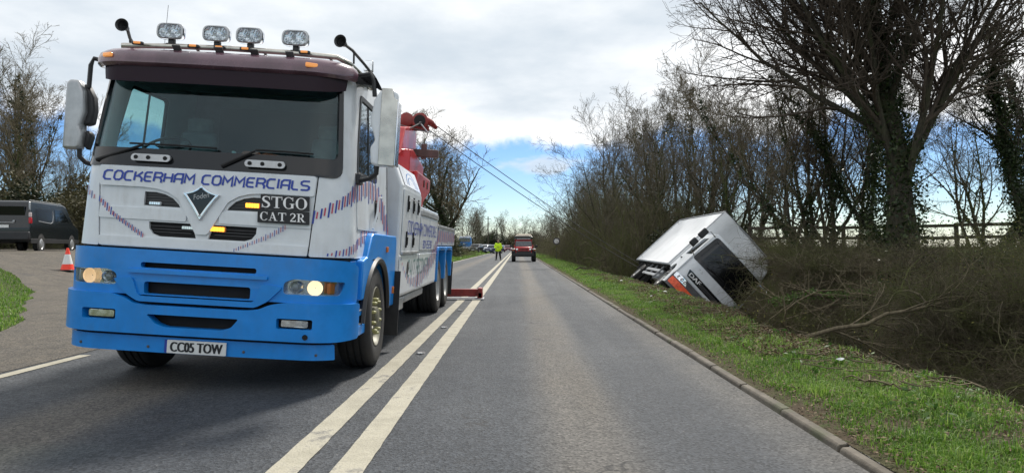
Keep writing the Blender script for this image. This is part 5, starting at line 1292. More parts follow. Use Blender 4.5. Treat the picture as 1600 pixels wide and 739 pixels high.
for z in (1.06, 1.18):
    mb = MB(); mb.lathe([(.242, -.022), (.246, 0), (.242, .022)], Matrix.Translation((0, 0, z)) @ Matrix.Diagonal((1, .80, 1, 1)), 28); build(mb, 'reflective_band', M['steel'], per, True)
mb = MB(); mb.lathe([(.0, .11), (.05, .10), (.09, .05), (.105, -.02), (.09, -.09), (.05, -.12)], Matrix.Translation((0, .0, 1.72)), 16); build(mb, 'hair', M['hair'], per, True)
mb = MB(); mb.lathe([(0, .10), (.06, .07), (.082, .0), (.07, -.07), (.04, -.12), (0, -.13)], Matrix.Translation((0, -.045, 1.69)), 16); hd = build(mb, 'face', M['skin'], per, True)
for s in (-1, 1):
    mb = MB(); mb.lathe([(0, .045), (.03, .03), (.04, -.01), (.02, -.06), (0, -.07)], Matrix.Translation((-.22, -.21, .99) if s < 0 else (.28, -.08, .86)), 10); build(mb, 'hand', M['skin'], per, True)
    mb = MB(); mb.box((s * .20, -.06, .045), (.11, .30, .09)); build(mb, 'shoe', M['black'], per, True, .03)

# ================================================================== distant lorry, cars, sign, poles
lor = thing('distant_lorry', 'small bright blue lorry parked far off on the left beyond the verge', 'lorry', (-9.5, 128, .45))
def lo_(c, d, name, m, bevel=.05, taper=1.0, parent=lor, rot=None):
    mb = MB(); mb.box(c, d, taper=taper, rot=rot); return build(mb, name, m, parent, True, bevel)
lo_((0, .9, 1.0), (2.3, 1.8, 1.0), 'cab_lower', M['blue']); lo_((0, 1.0, 1.95), (2.24, 1.6, .95), 'cab_upper', M['blue'], .08, .93)
lo_((0, .17, 1.90), (1.95, .06, .62), 'windscreen', mat('far_screen', (.16, .19, .20), .2), .03, .95); lo_((0, 1.1, 2.50), (2.1, 1.4, .16), 'cab_roof', M['white'], .05); lo_((0, .12, 2.34), (2.0, .16, .12), 'roof_visor', M['white'], .03)
lo_((.55, 1.1, 2.70), (.9, .5, .22), 'beacon', M['alu'], .05)
bpp = lo_((0, -.02, .55), (2.3, .2, .34), 'bumper', M['white'], .04)
for s in (-1, 1):
    lo_((s * .85, -.13, .62), (.3, .04, .14), 'headlight', M['reflector'], .02); lo_((s * 1.28, .2, 1.95), (.12, .1, .5), 'mirror', M['black'], .03)
    for y in (1.0, 4.6):
        e = empty('wheel', lor, (s * 1.0, y, .45)); mb = MB(); mb.lathe([(.25, -.14), (.43, -.14), (.45, -.1), (.45, .1), (.43, .14), (.25, .14)], Matrix.Rotation(R(90 * s), 4, 'Y'), 22); build(mb, 'tyre', M['rubber'], e, True); mb = MB(); mb.lathe([(.25, .13), (.1, .08), (0, .08)], Matrix.Rotation(R(90 * s), 4, 'Y'), 16); build(mb, 'rim', M['greyrim'], e, True)
lo_((0, 3.6, 1.0), (2.3, 3.6, .25), 'flat_bed', M['steel'], .02)
def hatch(label, loc, rz, paint, group=None, est=False):
    e = thing('distant_car', label, 'car', loc, (0, 0, rz), group)
    L = 4.2; bm = bmesh.new(); pr = [(0, .30), (-.03, .62), (.08, .84), (1.05, .96), (1.75, 1.40), (2.1, 1.46), (3.3, 1.44), (4.0, 1.0 if not est else 1.36), (4.18, .88), (4.2, .32)]
    sc_ = []
    for s in (-1, 1): sc_.append([bm.verts.new((s * (.88 - .20 * max(0, z - .9) / .5), y, z)) for y, z in pr])
    for i in range(len(pr) - 1): bm.faces.new((sc_[0][i], sc_[0][i + 1], sc_[1][i + 1], sc_[1][i]))
    bm.faces.new(sc_[0]); bm.faces.new(sc_[1][::-1]); bm.faces.new((sc_[0][0], sc_[1][0], sc_[1][-1], sc_[0][-1]))
    bmesh.ops.bisect_plane(bm, geom=bm.verts[:] + bm.edges[:] + bm.faces[:], plane_co=(0, 0, .9), plane_no=(0, 0, 1)); bmesh.ops.recalc_face_normals(bm, faces=bm.faces)
    bobj(bm, 'car_body', paint, e, True, .06, 3)
    mb = MB(); mb.box((0, 1.38, 1.19), (1.30, .03, .50), rot=(R(-57), 0, 0)); build(mb, 'windscreen', M['darkglass'], e, True, .02)
    for s in (-1, 1):
        mb = MB(); mb.box((s * .795, 2.5, 1.17), (.03, 1.7, .32), rot=(0, s * R(-22), 0)); build(mb, 'side_window', M['darkglass'], e, True, .02)
        mb = MB(); mb.box((s * .66, .03, .68), (.32, .12, .14)); build(mb, 'headlight', M['reflector'], e, True, .03)
        for y in (.8, 3.4):
            w = empty('wheel', e, (s * .80, y, .31)); mb = MB(); mb.lathe([(.2, -.1), (.30, -.1), (.31, 0), (.30, .1), (.2, .1)], Matrix.Rotation(R(90 * s), 4, 'Y'), 20); build(mb, 'tyre', M['rubber'], w, True); mb = MB(); mb.lathe([(.2, .1), (.1, .08), (0, .09)], Matrix.Rotation(R(90 * s), 4, 'Y'), 14); build(mb, 'rim', M['alu'], w, True)
    mb = MB(); mb.box((0, -.02, .45), (.5, .03, .11)); build(mb, 'number_plate', M['plate'], e); mb = MB(); mb.box((0, -.01, .62), (.9, .05, .12)); build(mb, 'grille', M['void'], e, True, .02)
    return e
pb = mat('dark_blue_paint', (.02, .03, .08), .2, coat=.5); ps = mat('silver_paint', (.45, .47, .50), .3, metal=.5, coat=.3); pk = mat('black_car_paint', (.015, .017, .02), .2, coat=.5); pr_ = mat('maroon_paint', (.12, .01, .02), .25, coat=.5); pl_ = mat('pale_blue_paint', (.25, .35, .5), .3, coat=.4)
hatch('dark car parked just right of the distant blue lorry', (-7.6, 121, .18), R(-12), pk)
hatch('silver grey car parked behind the dark cars, left of the standing person', (-6.6, 128, .1), R(-20), ps)
hatch('dark blue car nosing out from the left, partly hidden by the standing person', (-5.0, 118, .04), R(-28), pb)
hatch('black car waiting in the road just right of the person in yellow', (-3.4, 124, 0), R(10), pk)
hatch('maroon car far off in the queue beside the off-road car', (-1.9, 146, 0), R(0), pr_)
hatch('pale blue car farthest back in the queue on the road', (-3.6, 160, 0), R(0), pl_)
sg_ = thing('road_sign', 'small round white sign on a low post standing in the right-hand verge', 'sign', (3.35, 60, float(HR(3.35, 60))))
mb = MB(); mb.tube([(0, 0, -.05), (0, 0, 1.75)], .035, 8); build(mb, 'sign_post', M['steel'], sg_, True)
mb = MB(); mb.lathe([(0, -.01), (.30, -.01), (.31, 0), (.30, .01), (0, .01)], Matrix.Translation((0, -.05, 1.55)) @ Matrix.Rotation(R(90), 4, 'X'), 28); build(mb, 'sign_plate', M['steel'], sg_, True)
mb = MB(); mb.lathe([(0, .013), (.20, .013)], Matrix.Translation((0, -.05, 1.55)) @ Matrix.Rotation(R(90), 4, 'X'), 28); build(mb, 'sign_face', M['printwhite'], sg_)
for (x, y, h, lab) in ((-6.2, 150, 7.6, 'tall thin timber pole on the left of the road, the left one of two'), (-5.2, 180, 7.0, 'thin timber pole farther off, right of the taller pole')):
    e = thing('utility_pole', lab, 'pole', (x, y, 0)); mb = MB(); mb.tube([(0, 0, -.1), (0, 0, h)], [.14, .10], 8); build(mb, 'pole_shaft', M['wood'], e, True); mb = MB(); mb.box((0, 0, h - .5), (1.3, .1, .1)); build(mb, 'cross_arm', M['wood'], e)

# ================================================================== fence on the bank
fence = thing('timber_fence', 'dark timber post and rail fence on top of the bank behind the ivy-clad trees', 'fence', (0, 0, 0))
pa, pb2 = Vector((8.9, 27)), Vector((16.5, 20.2)); nF = 6
rf = random.Random(9)
for i in range(nF + 1):
    p = pa.lerp(pb2, i / nF); z0 = float(HR(p.x, p.y)); mb = MB(); mb.box((p.x, p.y, z0 + .50), (.12, .10, 1.24), rot=(0, rf.uniform(-.03, .03), -.72)); build(mb, 'fence_post', M['wood'], fence, True, .01)
for i in range(nF):
    a, b = pa.lerp(pb2, i / nF), pa.lerp(pb2, (i + 1) / nF)
    for h in (.30, .66, 1.04):
        za, zb = float(HR(a.x, a.y)) + h, float(HR(b.x, b.y)) + h; c = (a + b) / 2; mb = MB()
        mb.box((c.x - .04, c.y - .05, (za + zb) / 2 + rf.uniform(-.015, .015)), ((b - a).length + .1, .035, .10), rot=(0, 0, math.atan2(b.y - a.y, b.x - a.x))); build(mb, 'fence_rail', M['wood'], fence, True, .005)

# ================================================================== vegetation
def unit(v): return v / np.maximum(1e-9, np.linalg.norm(v, axis=-1, keepdims=True))
def tubes(P, Rr, k=3):
    """P (B,n,3), Rr (B,n) -> verts, quads"""
    B, n, _ = P.shape
    T = np.empty_like(P); T[:, 1:-1] = P[:, 2:] - P[:, :-2]; T[:, 0] = P[:, 1] - P[:, 0]; T[:, -1] = P[:, -1] - P[:, -2]; T = unit(T)
    ref = np.where(np.abs(T[:, :1, 2:3]) < .8, np.array([[[0, 0, 1.]]]), np.array([[[1., 0, 0]]])); ref = np.broadcast_to(ref, T.shape)
    A = unit(np.cross(T, ref)); Bn = np.cross(T, A)
    ang = np.arange(k) * 2 * np.pi / k
    V = P[:, :, None, :] + Rr[:, :, None, None] * (A[:, :, None, :] * np.cos(ang)[None, None, :, None] + Bn[:, :, None, :] * np.sin(ang)[None, None, :, None])
    b = np.arange(B)[:, None, None] * n * k; i = np.arange(n - 1)[None, :, None] * k; j = np.arange(k)[None, None, :]; j2 = (j + 1) % k
    q = np.stack([b + i + j, b + i + j2, b + i + k + j2, b + i + k + j], -1).reshape(-1, 4)
    return V.reshape(-1, 3), q
def merge(lst):
    V = []; Q = []; o = 0
    for v, q in lst: V.append(v); Q.append(q + o); o += len(v)
    return np.concatenate(V), np.concatenate(Q)
def children(rng, P, Rr, count, t0, t1, ang, ratio, n, wander, up, rfac, taper=.25, lenjit=.3, minr=.004, droop=0):
    B, m, _ = P.shape
    par = np.repeat(np.arange(B), count); K = len(par)
    t = t0 + (t1 - t0) * ((np.tile(np.arange(count), B) + rng.uniform(.1, .9, K)) / count)
    f = t * (m - 1); i = np.minimum(f.astype(int), m - 2); u = (f - i)[:, None]
    st = P[par, i] * (1 - u) + P[par, i + 1] * u; d = unit(P[par, i + 1] - P[par, i]); r0 = (Rr[par, i] * (1 - u[:, 0]) + Rr[par, i + 1] * u[:, 0])
    L = np.linalg.norm(P[:, 1:] - P[:, :-1], axis=-1).sum(1)[par]
    rnd_ = unit(rng.normal(size=(K, 3))); side_ = unit(np.cross(d, rnd_))
    a = np.radians(ang + rng.normal(0, ang * .22, K))[:, None]
    dd = unit(d * np.cos(a) + side_ * np.sin(a))
    ln = L * ratio * (1.12 - .55 * t) * rng.uniform(1 - lenjit, 1 + lenjit, K)
    Q = np.empty((K, n, 3)); Q[:, 0] = st; cur = dd
    for s in range(1, n):
        cur = unit(cur + rng.normal(0, wander, (K, 3)) + np.array([0, 0, up - droop * s / n]))
        Q[:, s] = Q[:, s - 1] + cur * (ln / (n - 1))[:, None]
    rs = np.minimum(r0 * rfac, r0 * .9)[:, None] * np.linspace(1, taper, n)[None]
    return Q, np.maximum(rs, minr)
def leaves(rng, C, size, flat=.0, aspect=.8, jit=.3):
    K = len(C); n = unit(rng.normal(size=(K, 3)) + np.array([0, 0, flat])); a = unit(np.cross(n, rng.normal(size=(K, 3)))); b = np.cross(n, a)
    s = (size * rng.uniform(1 - jit, 1 + jit, K))[:, None]
    V = np.stack([C - a * s, C - b * s * aspect * .6, C + a * s, C + b * s * aspect * .6], 1); V[:, 1] += n * s * .15
    return V.reshape(-1, 3), np.arange(K * 4).reshape(-1, 4)
def tree_parts(seed, H, r0, stems=1, limb=11, sub=8, tw=7, tw2=6, la=48, t0=.28, t1=.97, spread=.62, up=.05, wander=.10, minr=.006, lean=0, k1=8, ivy=0, ivy_h=.6, leafsize=.07, subang=42, fine=.003):
    rng = np.random.default_rng(seed)
    n0 = 9; B = stems; P = np.zeros((B, n0, 3)); base = rng.normal(0, .22 * (stems > 1), (B, 2)) * (1 + .15 * stems); P[:, 0, :2] = base
    cur = unit(np.concatenate([rng.normal(0, .10 + .22 * (stems > 1), (B, 2)) + np.array([lean, 0]), np.ones((B, 1))], 1)); hh = H * rng.uniform(.72, 1, B) if stems > 1 else np.array([H * .92])
    for s in range(1, n0):
        cur = unit(cur + rng.normal(0, .085, (B, 3)) + np.array([0, 0, .10])); P[:, s] = P[:, s - 1] + cur * (hh / (n0 - 1))[:, None]
    rad = r0 * (np.linspace(1, .10, n0) ** 1.1)[None] * rng.uniform(.75, 1, B)[:, None]; rad[:, 0] *= 1.28
    l0 = (P, rad)
    l1 = children(rng, *l0, limb, t0, t1, la, spread, 9, wander, up, (.38 if limb > 20 else .62), .16, .25)
    l2 = children(rng, *l1, sub, .22, .98, subang, .48, 7, wander * 1.25, up * .8, .66, .25, .3, minr)
    l3 = children(rng, *l2, tw, .15, .98, 44, .50, 5, wander * 1.4, up * .6, .66, .4, .35, minr * .75)
    l4 = children(rng, *l3, tw2, .15, 1.0, 42, .52, 4, wander * 1.5, up * .4, .7, .6, .4, minr * .55) if tw2 else None
    trunk = merge([tubes(*l0, 10), tubes(*l1, k1)])
    cr = [tubes(*l2, 5), tubes(*l3, 3)] + ([tubes(*l4, 3)] if l4 else [])
    iv = None
    if ivy:
        C = []
        for (Pp, Rr_, w) in ((l0[0], l0[1], .6), (l1[0], l1[1], .4)):
            K = int(ivy * w); b = rng.integers(0, len(Pp), K); f = rng.uniform(0, 1, K) ** 1.3 * (Pp.shape[1] - 1) * (ivy_h if w > .5 else ivy_h * .45); i = np.minimum(f.astype(int), Pp.shape[1] - 2); u = (f - i)[:, None]
            c = Pp[b, i] * (1 - u) + Pp[b, i + 1] * u; C.append(c + unit(rng.normal(size=(K, 3))) * (Rr_[b, i][:, None] * 1.15 + np.abs(rng.normal(0, .13, (K, 1))) * (1.4 - f[:, None] / 9)))
        iv = leaves(rng, np.concatenate(C), leafsize)
    return trunk, merge(cr), iv
TREE_MESH = {}
def tree_kind(key, bark, twig, **kw):
    tr, cr, iv = tree_parts(**kw); rng = np.random.default_rng(1)
    a = np_mesh('trunk', *tr); b = np_mesh('crown', *cr); a.polygons.foreach_set('use_smooth', [True] * len(a.polygons))
    a.materials.append(bark); b.materials.append(twig); c = None
    if iv is not None: c = np_mesh('ivy', iv[0], iv[1], None, rng.uniform(0, 1, len(iv[1]))); c.materials.append(M['ivy'])
    TREE_MESH[key] = (a, b, c)
def plant_tree(key, name, label, loc, s=1.0, rz=0, group=None, sz=None):
    e = thing(name, label, 'tree', loc, (0, 0, rz), group); e.scale = (s, s, sz or s)
    for nm, me in zip(('trunk', 'crown', 'ivy'), TREE_MESH[key]):
        if me is not None: o = bpy.data.objects.new(nm, me); col.objects.link(o); o.parent = e
    return e
hr = lambda x, y: float(HR(x, y)) - .05
hlz = lambda x, y: float(HL(x, y)) - .05
tree_kind('oak', M['bark'], M['twig'], seed=11, H=12.5, r0=.34, limb=34, sub=14, tw=9, tw2=6, la=38, t0=.13, t1=.82, spread=.54, up=.085, wander=.10, ivy=9000, ivy_h=.55, leafsize=.055, minr=.0075)
tree_kind('hedgeA', M['barkmoss'], M['twigmid'], seed=21, H=8.5, r0=.11, stems=5, limb=8, sub=7, tw=6, tw2=4, la=34, t0=.2, spread=.5, up=.08, minr=.0062, ivy=2600, ivy_h=.5, leafsize=.06)
tree_kind('hedgeB', M['bark'], M['twigmid'], seed=22, H=7.5, r0=.10, stems=6, limb=8, sub=6, tw=6, tw2=4, la=42, t0=.12, spread=.52, up=.05, minr=.0062)
tree_kind('ivied', M['bark'], M['twig'], seed=23, H=7.0, r0=.10, stems=2, limb=9, sub=6, tw=5, tw2=4, la=40, t0=.35, spread=.42, up=.07, minr=.007, ivy=9000, ivy_h=.85, leafsize=.05)
tree_kind('round', M['bark'], M['twigpale'], seed=24, H=12.0, r0=.30, limb=15, sub=9, tw=8, tw2=5, la=44, t0=.18, spread=.52, up=.08, minr=.011, ivy=2500, ivy_h=.4, leafsize=.09)
tree_kind('upright', M['barkmoss'], M['twigpale'], seed=25, H=11.0, r0=.12, stems=4, limb=10, sub=7, tw=6, tw2=3, la=26, t0=.15, spread=.42, up=.10, minr=.010, ivy=3000, ivy_h=.35, leafsize=.09)

# the big oak over the bank
plant_tree('oak', 'oak_tree', 'largest bare tree, with an ivy-clad trunk, spreading over the ditch right of the tipped lorry', (9.4, 17.2, hr(9.4, 17.2)), 1.0, 2.2)
spots = [
 ('hedgeA', 9.2, 27.5, .82, .3, 'multi-stemmed bare tree directly behind the right end of the tipped lorry'),
 ('ivied', 12.6, 18.6, 1.0, 1.0, 'slim ivy-covered tree in front of the fence, right of the big oak'),
 ('ivied', 14.3, 18.8, 1.12, 2.6, 'ivy-covered tree in front of the fence near the right edge'),
 ('ivied', 10.6, 20.0, .85, 4.0, 'short ivy-covered tree between the big oak and the fence'),
 ('upright', 8.9, 21.0, .66, 2.0, 'upright bare tree close to the left side of the big oak'),
 ('hedgeA', 11.6, 23.5, .80, 4.1, 'multi-stemmed tree at the left end of the timber fence'),
 ('hedgeB', 9.4, 22.6, .85, 1.7, 'bushy bare tree between the big oak and the tipped lorry'),
 ('hedgeA', 17.8, 27, .8, 2.0, 'bare tree beyond the fence at the far right'),
 ('hedgeB', 8.6, 31.5, .95, .9, 'first bushy hedge tree behind the tipped lorry'),
 ('hedgeA', 7.6, 35, 1.08, 3.0, 'multi-stemmed hedge tree above the box roof of the lorry'),
 ('upright', 9.4, 40, .96, 1.3, 'tall upright pale tree rising behind the lorry'),
 ('hedgeB', 7.0, 42, 1.12, 5.0, 'rounded hedge tree left of the lorry box'),
 ('hedgeA', 8.2, 49, 1.25, .2, 'leaning hedge tree left of the lorry with ivied stems'),
 ('hedgeB', 6.6, 55, 1.12, 4.4, 'low bushy tree over the ditch left of the lorry'),
 ('round', 10.5, 58, .85, 2.2, 'round-headed bare tree in the middle of the right-hand hedge'),
 ('hedgeA', 7.0, 66, 1.0, 2.8, 'hedge tree behind the round road sign'),
 ('hedgeB', 8.8, 76, 1.1, .6, 'hedge tree just beyond the road sign'),
 ('round', 8.0, 92, .68, 4.0, 'round bare tree in the right-hand hedge beyond the off-road car'),
 ('hedgeA', 6.6, 104, .9, 1.1, 'far hedge tree on the right, past the round tree'),
 ('hedgeB', 5.6, 120, 1.0, 1.9, 'distant hedge tree on the right above the off-road car'),
 ('upright', 7.4, 134, .65, 3.3, 'distant upright tree in the right-hand hedge'),
 ('hedgeB', 4.6, 152, 1.0, 2.4, 'farthest hedge tree on the right of the road'),
 ('hedgeA', 12.8, 33, .8, 2.3, 'bare tree in the field edge behind the fence corner'),
 ('upright', 8.4, 29.5, .55, 5.3, 'slim upright tree close behind the lorry box'),
 # left of the road
 ('round', -6.7, 75, (1.75, 1.18), .5, 'large bare tree on the left verge just past the back of the recovery truck'),
 ('upright', -8.6, 84, 1.2, 1.5, 'upright bare tree behind the large one on the left verge'),
 ('hedgeA', -12.5, 70, 1.6, 2.5, 'bare tree half hidden behind the red boom'),
 ('round', -11, 104, .8, 3.5, 'bare tree above the distant blue lorry'),
 ('upright', -14, 118, 1.0, .4, 'upright tree left of the distant blue lorry'),
 ('hedgeB', -10.2, 140, 1.2, .8, 'bushy tree behind the parked cars'),
 ('hedgeA', -7.8, 165, 1.2, 2.2, 'tree behind the two poles'),
 ('round', -4, 235, .85, 1.0, 'distant tree closing the road on the left'),
 ('hedgeB', 1.5, 245, 1.5, 3.0, 'distant tree closing the road behind the off-road car'),
 ('upright', -12, 215, 1.1, 4.2, 'distant upright tree behind the queue of cars'),
 # far left behind the van
 ('upright', -29.0, 41, .92, .2, 'tall bare tree at the left edge behind the parked van'),
 ('upright', -33, 45, 1.15, 2.1, 'tallest bare tree at the far left edge'),
 ('upright', -25.8, 40.5, .50, 3.7, 'upright bare tree behind the van, nearest the truck mirror'),
 ('hedgeA', -21.5, 42, .42, 1.2, 'bare tree seen between the truck mirror and the cab'),
 ('round', -34.5, 47, .9, 5.1, 'bare tree half out of the left edge'),
 ('hedgeB', -17.5, 45, .5, 2.9, 'bushy bare tree seen through the cab side window'),
 ('hedgeA', -14.0, 50, .75, .9, 'bare tree hidden mostly behind the cab roof'),
]
for key, x, y, s, rz, lab in spots:
    z = hr(x, y) if x > 0 else hlz(x, y)
    if y > 230: z = 0
    s, sz_ = s if isinstance(s, tuple) else (s, None)
    plant_tree(key, {'oak': 'oak_tree', 'round': 'bare_tree', 'upright': 'bare_tree', 'ivied': 'ivy_clad_tree'}.get(key, 'hedge_tree'), lab, (x, y, z), s, rz, 'bare trees of the roadside hedges', sz_)

# --- leafy evergreen shrubs
def shrub_mesh(seed, n, rad, hgt, size):
    rng = np.random.default_rng(seed); cl = rng.normal(size=(26, 3)) * np.array([rad * .42, rad * .42, hgt * .22]) + np.array([0, 0, hgt * .48]); cl[:, 2] = np.clip(cl[:, 2], .2, hgt)
    b = rng.integers(0, 26, n); C = cl[b] + unit(rng.normal(size=(n, 3))) * (rng.uniform(.25, 1, (n, 1)) ** .5) * rad * .34
    C = C[C[:, 2] > .0]; v, q = leaves(rng, C, size)
    me = np_mesh('foliage', v, q, None, rng.uniform(0, 1, len(q)))
    st = np.zeros((26, 4, 3)); st[:, 1] = cl * np.array([.3, .3, .4]); st[:, 2] = cl * np.array([.7, .7, .7]); st[:, 3] = cl
    sv = tubes(st, np.full((26, 4), .02 + .01 * hgt) * np.linspace(1, .3, 4)[None], 4); me2 = np_mesh('stems', *sv); me2.materials.append(M['bark'])
    return me, me2
M['evergreen'] = foliage_mat('evergreen_leaf', (.010, .016, .007), (.022, .032, .012), (.045, .055, .022), .55, .1)
M['olive'] = foliage_mat('olive_leaf', (.035, .032, .015), (.06, .058, .024), (.10, .085, .04), .6, .15)
sh = {'dark': shrub_mesh(31, 9000, 2.0, 3.2, .075), 'olive': shrub_mesh(32, 9000, 2.1, 3.0, .07)}
sh['dark'][0].materials.append(M['evergreen']); sh['olive'][0].materials.append(M['olive'])
def shrub(kind, label, x, y, s, rz, sz=None):
    z = hr(x, y) if x > 0 else hlz(x, y); e = thing('evergreen_shrub' if kind == 'dark' else 'olive_shrub', label, 'shrub', (x, y, z), (0, 0, rz), 'shrubs along the hedges'); e.scale = (s, s, sz or s)
    for nm, me in zip(('foliage', 'stems'), sh[kind]): o = bpy.data.objects.new(nm, me); col.objects.link(o); o.parent = e
for kind, x, y, s, rz, lab in [
 ('dark', -26.5, 36.5, 1.15, 0, 'dark evergreen shrub rising behind the rear of the parked van'), ('olive', -22.8, 37.2, 1.05, 1, 'olive brown shrub behind the middle of the parked van'),
 ('dark', -19.2, 38.0, 1.05, 2, 'dark shrub behind the front of the parked van'), ('olive', -30.0, 37, 1.3, 3, 'olive shrub at the left edge beyond the van'), ('olive', -15.4, 40, 1.0, 3.3, 'olive shrub hidden behind the truck cab'),
 ('dark', -33, 38, 1.3, 1.4, 'dark shrub out at the left edge'), ('olive', -24.8, 40, 1.5, 4.1, 'tall olive thicket above the van roof'), ('dark', -11.2, 44, 1.0, .7, 'dark shrub behind the truck lockers'),
 ('dark', 5.3, 55, .55, .5, 'dark green bush beside the round road sign'), ('olive', 5.8, 47, .60, 1.9, 'olive bush left of the tipped lorry at the hedge foot'), ('dark', 5.9, 66, .7, 2.6, 'dark ivy bush in the hedge beyond the sign'),
 ('olive', 6.0, 78, .8, 3.9, 'olive bush in the far hedge on the right'), ('olive', 5.2, 100, .9, 4.4, 'brownish bush far along the right verge'), ('olive', 3.9, 128, 1.0, 5.0, 'brownish bush behind the off-road car'),
 ('olive', 4.0, 170, 1.3, .3, 'distant bush on the right of the road end'), ('dark', -6.6, 172, 1.6, 5.6, 'dark rounded pine-like bush beside the far pole'), ('olive', -10.5, 150, 1.1, .6, 'brown bush behind the parked cars'),
 ('olive', -13, 126, 1.0, 2.2, 'brown bush left of the blue lorry'), ('olive', -2, 238, 2.0, 2.0, 'brown thicket closing the end of the road'), ('dark', -9, 225, 1.8, 1.0, 'dark thicket behind the queue of cars'),
 ('olive', 4, 230, 2.2, 3.0, 'brown thicket right of the road end'), ('olive', -9.2, 80, .7, 3.0, 'undergrowth round the foot of the large tree on the left'), ('dark', 8.2, 41, .85, 1.1, 'dark ivied bush behind the left end of the lorry box'),
 ('dark', 7.6, 30.5, .8, 2.7, 'dark ivied bush above the lorry box')]: shrub(kind, lab, x, y, s, rz)

# --- brambles and thicket: nobody could count the stems
def thicket_mesh(seed, n, sx_, sy_, h, r=.006, seg=9, long=1.0):
    rng = np.random.default_rng(seed); st = np.stack([rng.uniform(-sx_, sx_, n), rng.uniform(-sy_, sy_, n), np.zeros(n)], 1)
    P = np.empty((n, seg, 3)); P[:, 0] = st; d = unit(rng.normal(0, .85, (n, 3)) + np.array([0, 0, .9])); L = h * rng.gamma(3.0, .36, n).clip(.3, 1.3) * long
    drop = rng.uniform(.0, .75, n)
    for s in range(1, seg):
        d = unit(d + rng.normal(0, .30, (n, 3)) - np.stack([0 * drop, 0 * drop, drop * s / seg * 1.5], 1)); P[:, s] = P[:, s - 1] + d * (L / (seg - 1))[:, None]
    P[:, :, 2] = np.maximum(P[:, :, 2], -.15)
    Rr = (r * rng.lognormal(-.25, .65, n).clip(.35, 4.5))[:, None] * np.linspace(1, .35, seg)[None]
    Q, R2 = children(rng, P, Rr, 4, .2, .95, 55, .30, 4, .35, .0, .7, .5, .5, .0022)
    return merge([tubes(P, Rr, 3), tubes(Q, R2, 3)])
th = []
for i, (n, h) in enumerate(((900, 1.5), (900, 2.1), (700, 2.8))):
    me = np_mesh('bramble_thicket', *thicket_mesh(40 + i, n, 1.6, 1.9, h)); me.materials.append(M['bramble']); th.append(me)
rb = random.Random(17); nT = 0
def thick(x, y, s, k, sz=None):
    global nT
    z = hr(x, y) if x > 0 else hlz(x, y); o = bpy.data.objects.new('bramble_thicket', th[k]); col.objects.link(o); o.location = (x, y, z); o.rotation_euler = (0, 0, rb.uniform(0, 6.28)); o.scale = (s, s, sz or s)
    stuff(o, 'tangle of brown bramble stems and bare scrub filling the ditch and bank', 'brambles'); nT += 1
TOP = [float(np.percentile(np.array([v.co.z for v in me.vertices]), 97)) for me in th]
y = 5.8
while y < 62:
    for x in (5.9, 7.0, 8.1, 9.4, 10.8):
        if x > 10 and y > 16: continue
        if x / y > 1.15: continue
        xx = x + rb.uniform(-.35, .45); yy = y + rb.uniform(-.6, .6)
        if .215 < xx / yy < .375 and yy < 31: continue
        if 19.5 < yy < 30 and xx < 8.7: continue
        if yy < 30 and rb.random() < .22: continue
        k = rb.choice((0, 1)); hgt = rb.uniform(.45, .95) if yy < 30 else 1.0 + (yy - 24) * .05
        if yy < 24 and xx > 8.4: hgt *= .6
        if yy >= 30: hgt += .9 - hr(xx, yy)
        thick(xx, yy, rb.uniform(.55, .8) if yy < 30 else rb.uniform(.8, 1.05), k, max(.22, hgt / TOP[k]))
    y += 1.5 if y < 34 else 3.2
for x_, y_, t_ in ((9.0, 18.9, .4), (8.9, 20.5, .9), (9.3, 22.4, 1.0), (9.0, 25, 1.3), (8.9, 28, 1.6), (7.6, 30.5, 1.6), (6.2, 31.5, 1.2), (5.3, 31.0, .6)): thick(x_, y_, .8, 0, (t_ - hr(x_, y_)) / TOP[0])
for y in range(62, 240, 7):
    thick(5.3 + rb.uniform(-.4, .4), y, 1.1, 2); thick(7.4, y + 3, 1.3, 2)
for y in list(range(64, 100, 9)) + list(range(150, 220, 9)): thick(-9.0 + rb.uniform(-1, 1) - (y > 110) * 5, y, 1.2, 2)
for x in range(-36, -10, 3): thick(x, 37.6 + rb.uniform(-.5, .5), 1.05, 1 + (x % 2))
for x in range(-14, 10, 3): thick(x, 246 + rb.uniform(-3, 3), 2.0, 2)
# leaf litter and small leaves caught in the thicket
def scatter_leaves(name, n, xr, yr, H, lift, size, m, seed, cond=None, flat=1.5, label=None):
    rng = np.random.default_rng(seed); x = rng.uniform(*xr, n); y = yr[0] + (yr[1] - yr[0]) * rng.uniform(0, 1, n) ** 1.5
    if cond is not None: k = cond(x, y, rng); x, y = x[k], y[k]
    C = np.stack([x, y, H(x, y) + np.abs(rng.normal(0, 1, len(x))) * lift + .01], 1); v, q = leaves(rng, C, size, flat)
    me = np_mesh(name, v, q, None, rng.uniform(0, 1, len(q))); o = link(name, me, m); stuff(o, label, 'leaves'); return o
scatter_leaves('thicket_leaves', 42000, (4.6, 12), (5, 60), HR, .55, .022, M['thicketleaf'], 3, lambda x, y, r: (y > 10) & ~((y > 15) & (y < 32) & (x < 8.9)), .5, 'scattered small leaves and ivy caught among the bramble stems')
scatter_leaves('bank_ivy', 60000, (4.2, 12.5), (4.5, 45), HR, .10, .040, M['ivy'], 13, lambda x, y, r: (x > verge_edge(y) + .6) & (wob(x, y, .8, 4) + .5 * wob(x, y, 2.6, 1) > .05), 1.2, 'dark ivy leaves creeping over the bank and ditch')
scatter_leaves('bank_litter', 50000, (4.0, 12.5), (4.5, 40), HR, .03, .030, M['litterleaf'], 14, lambda x, y, r: (x > verge_edge(y) + .3), 2.5, 'dead leaves lying on the floor of the ditch and bank')
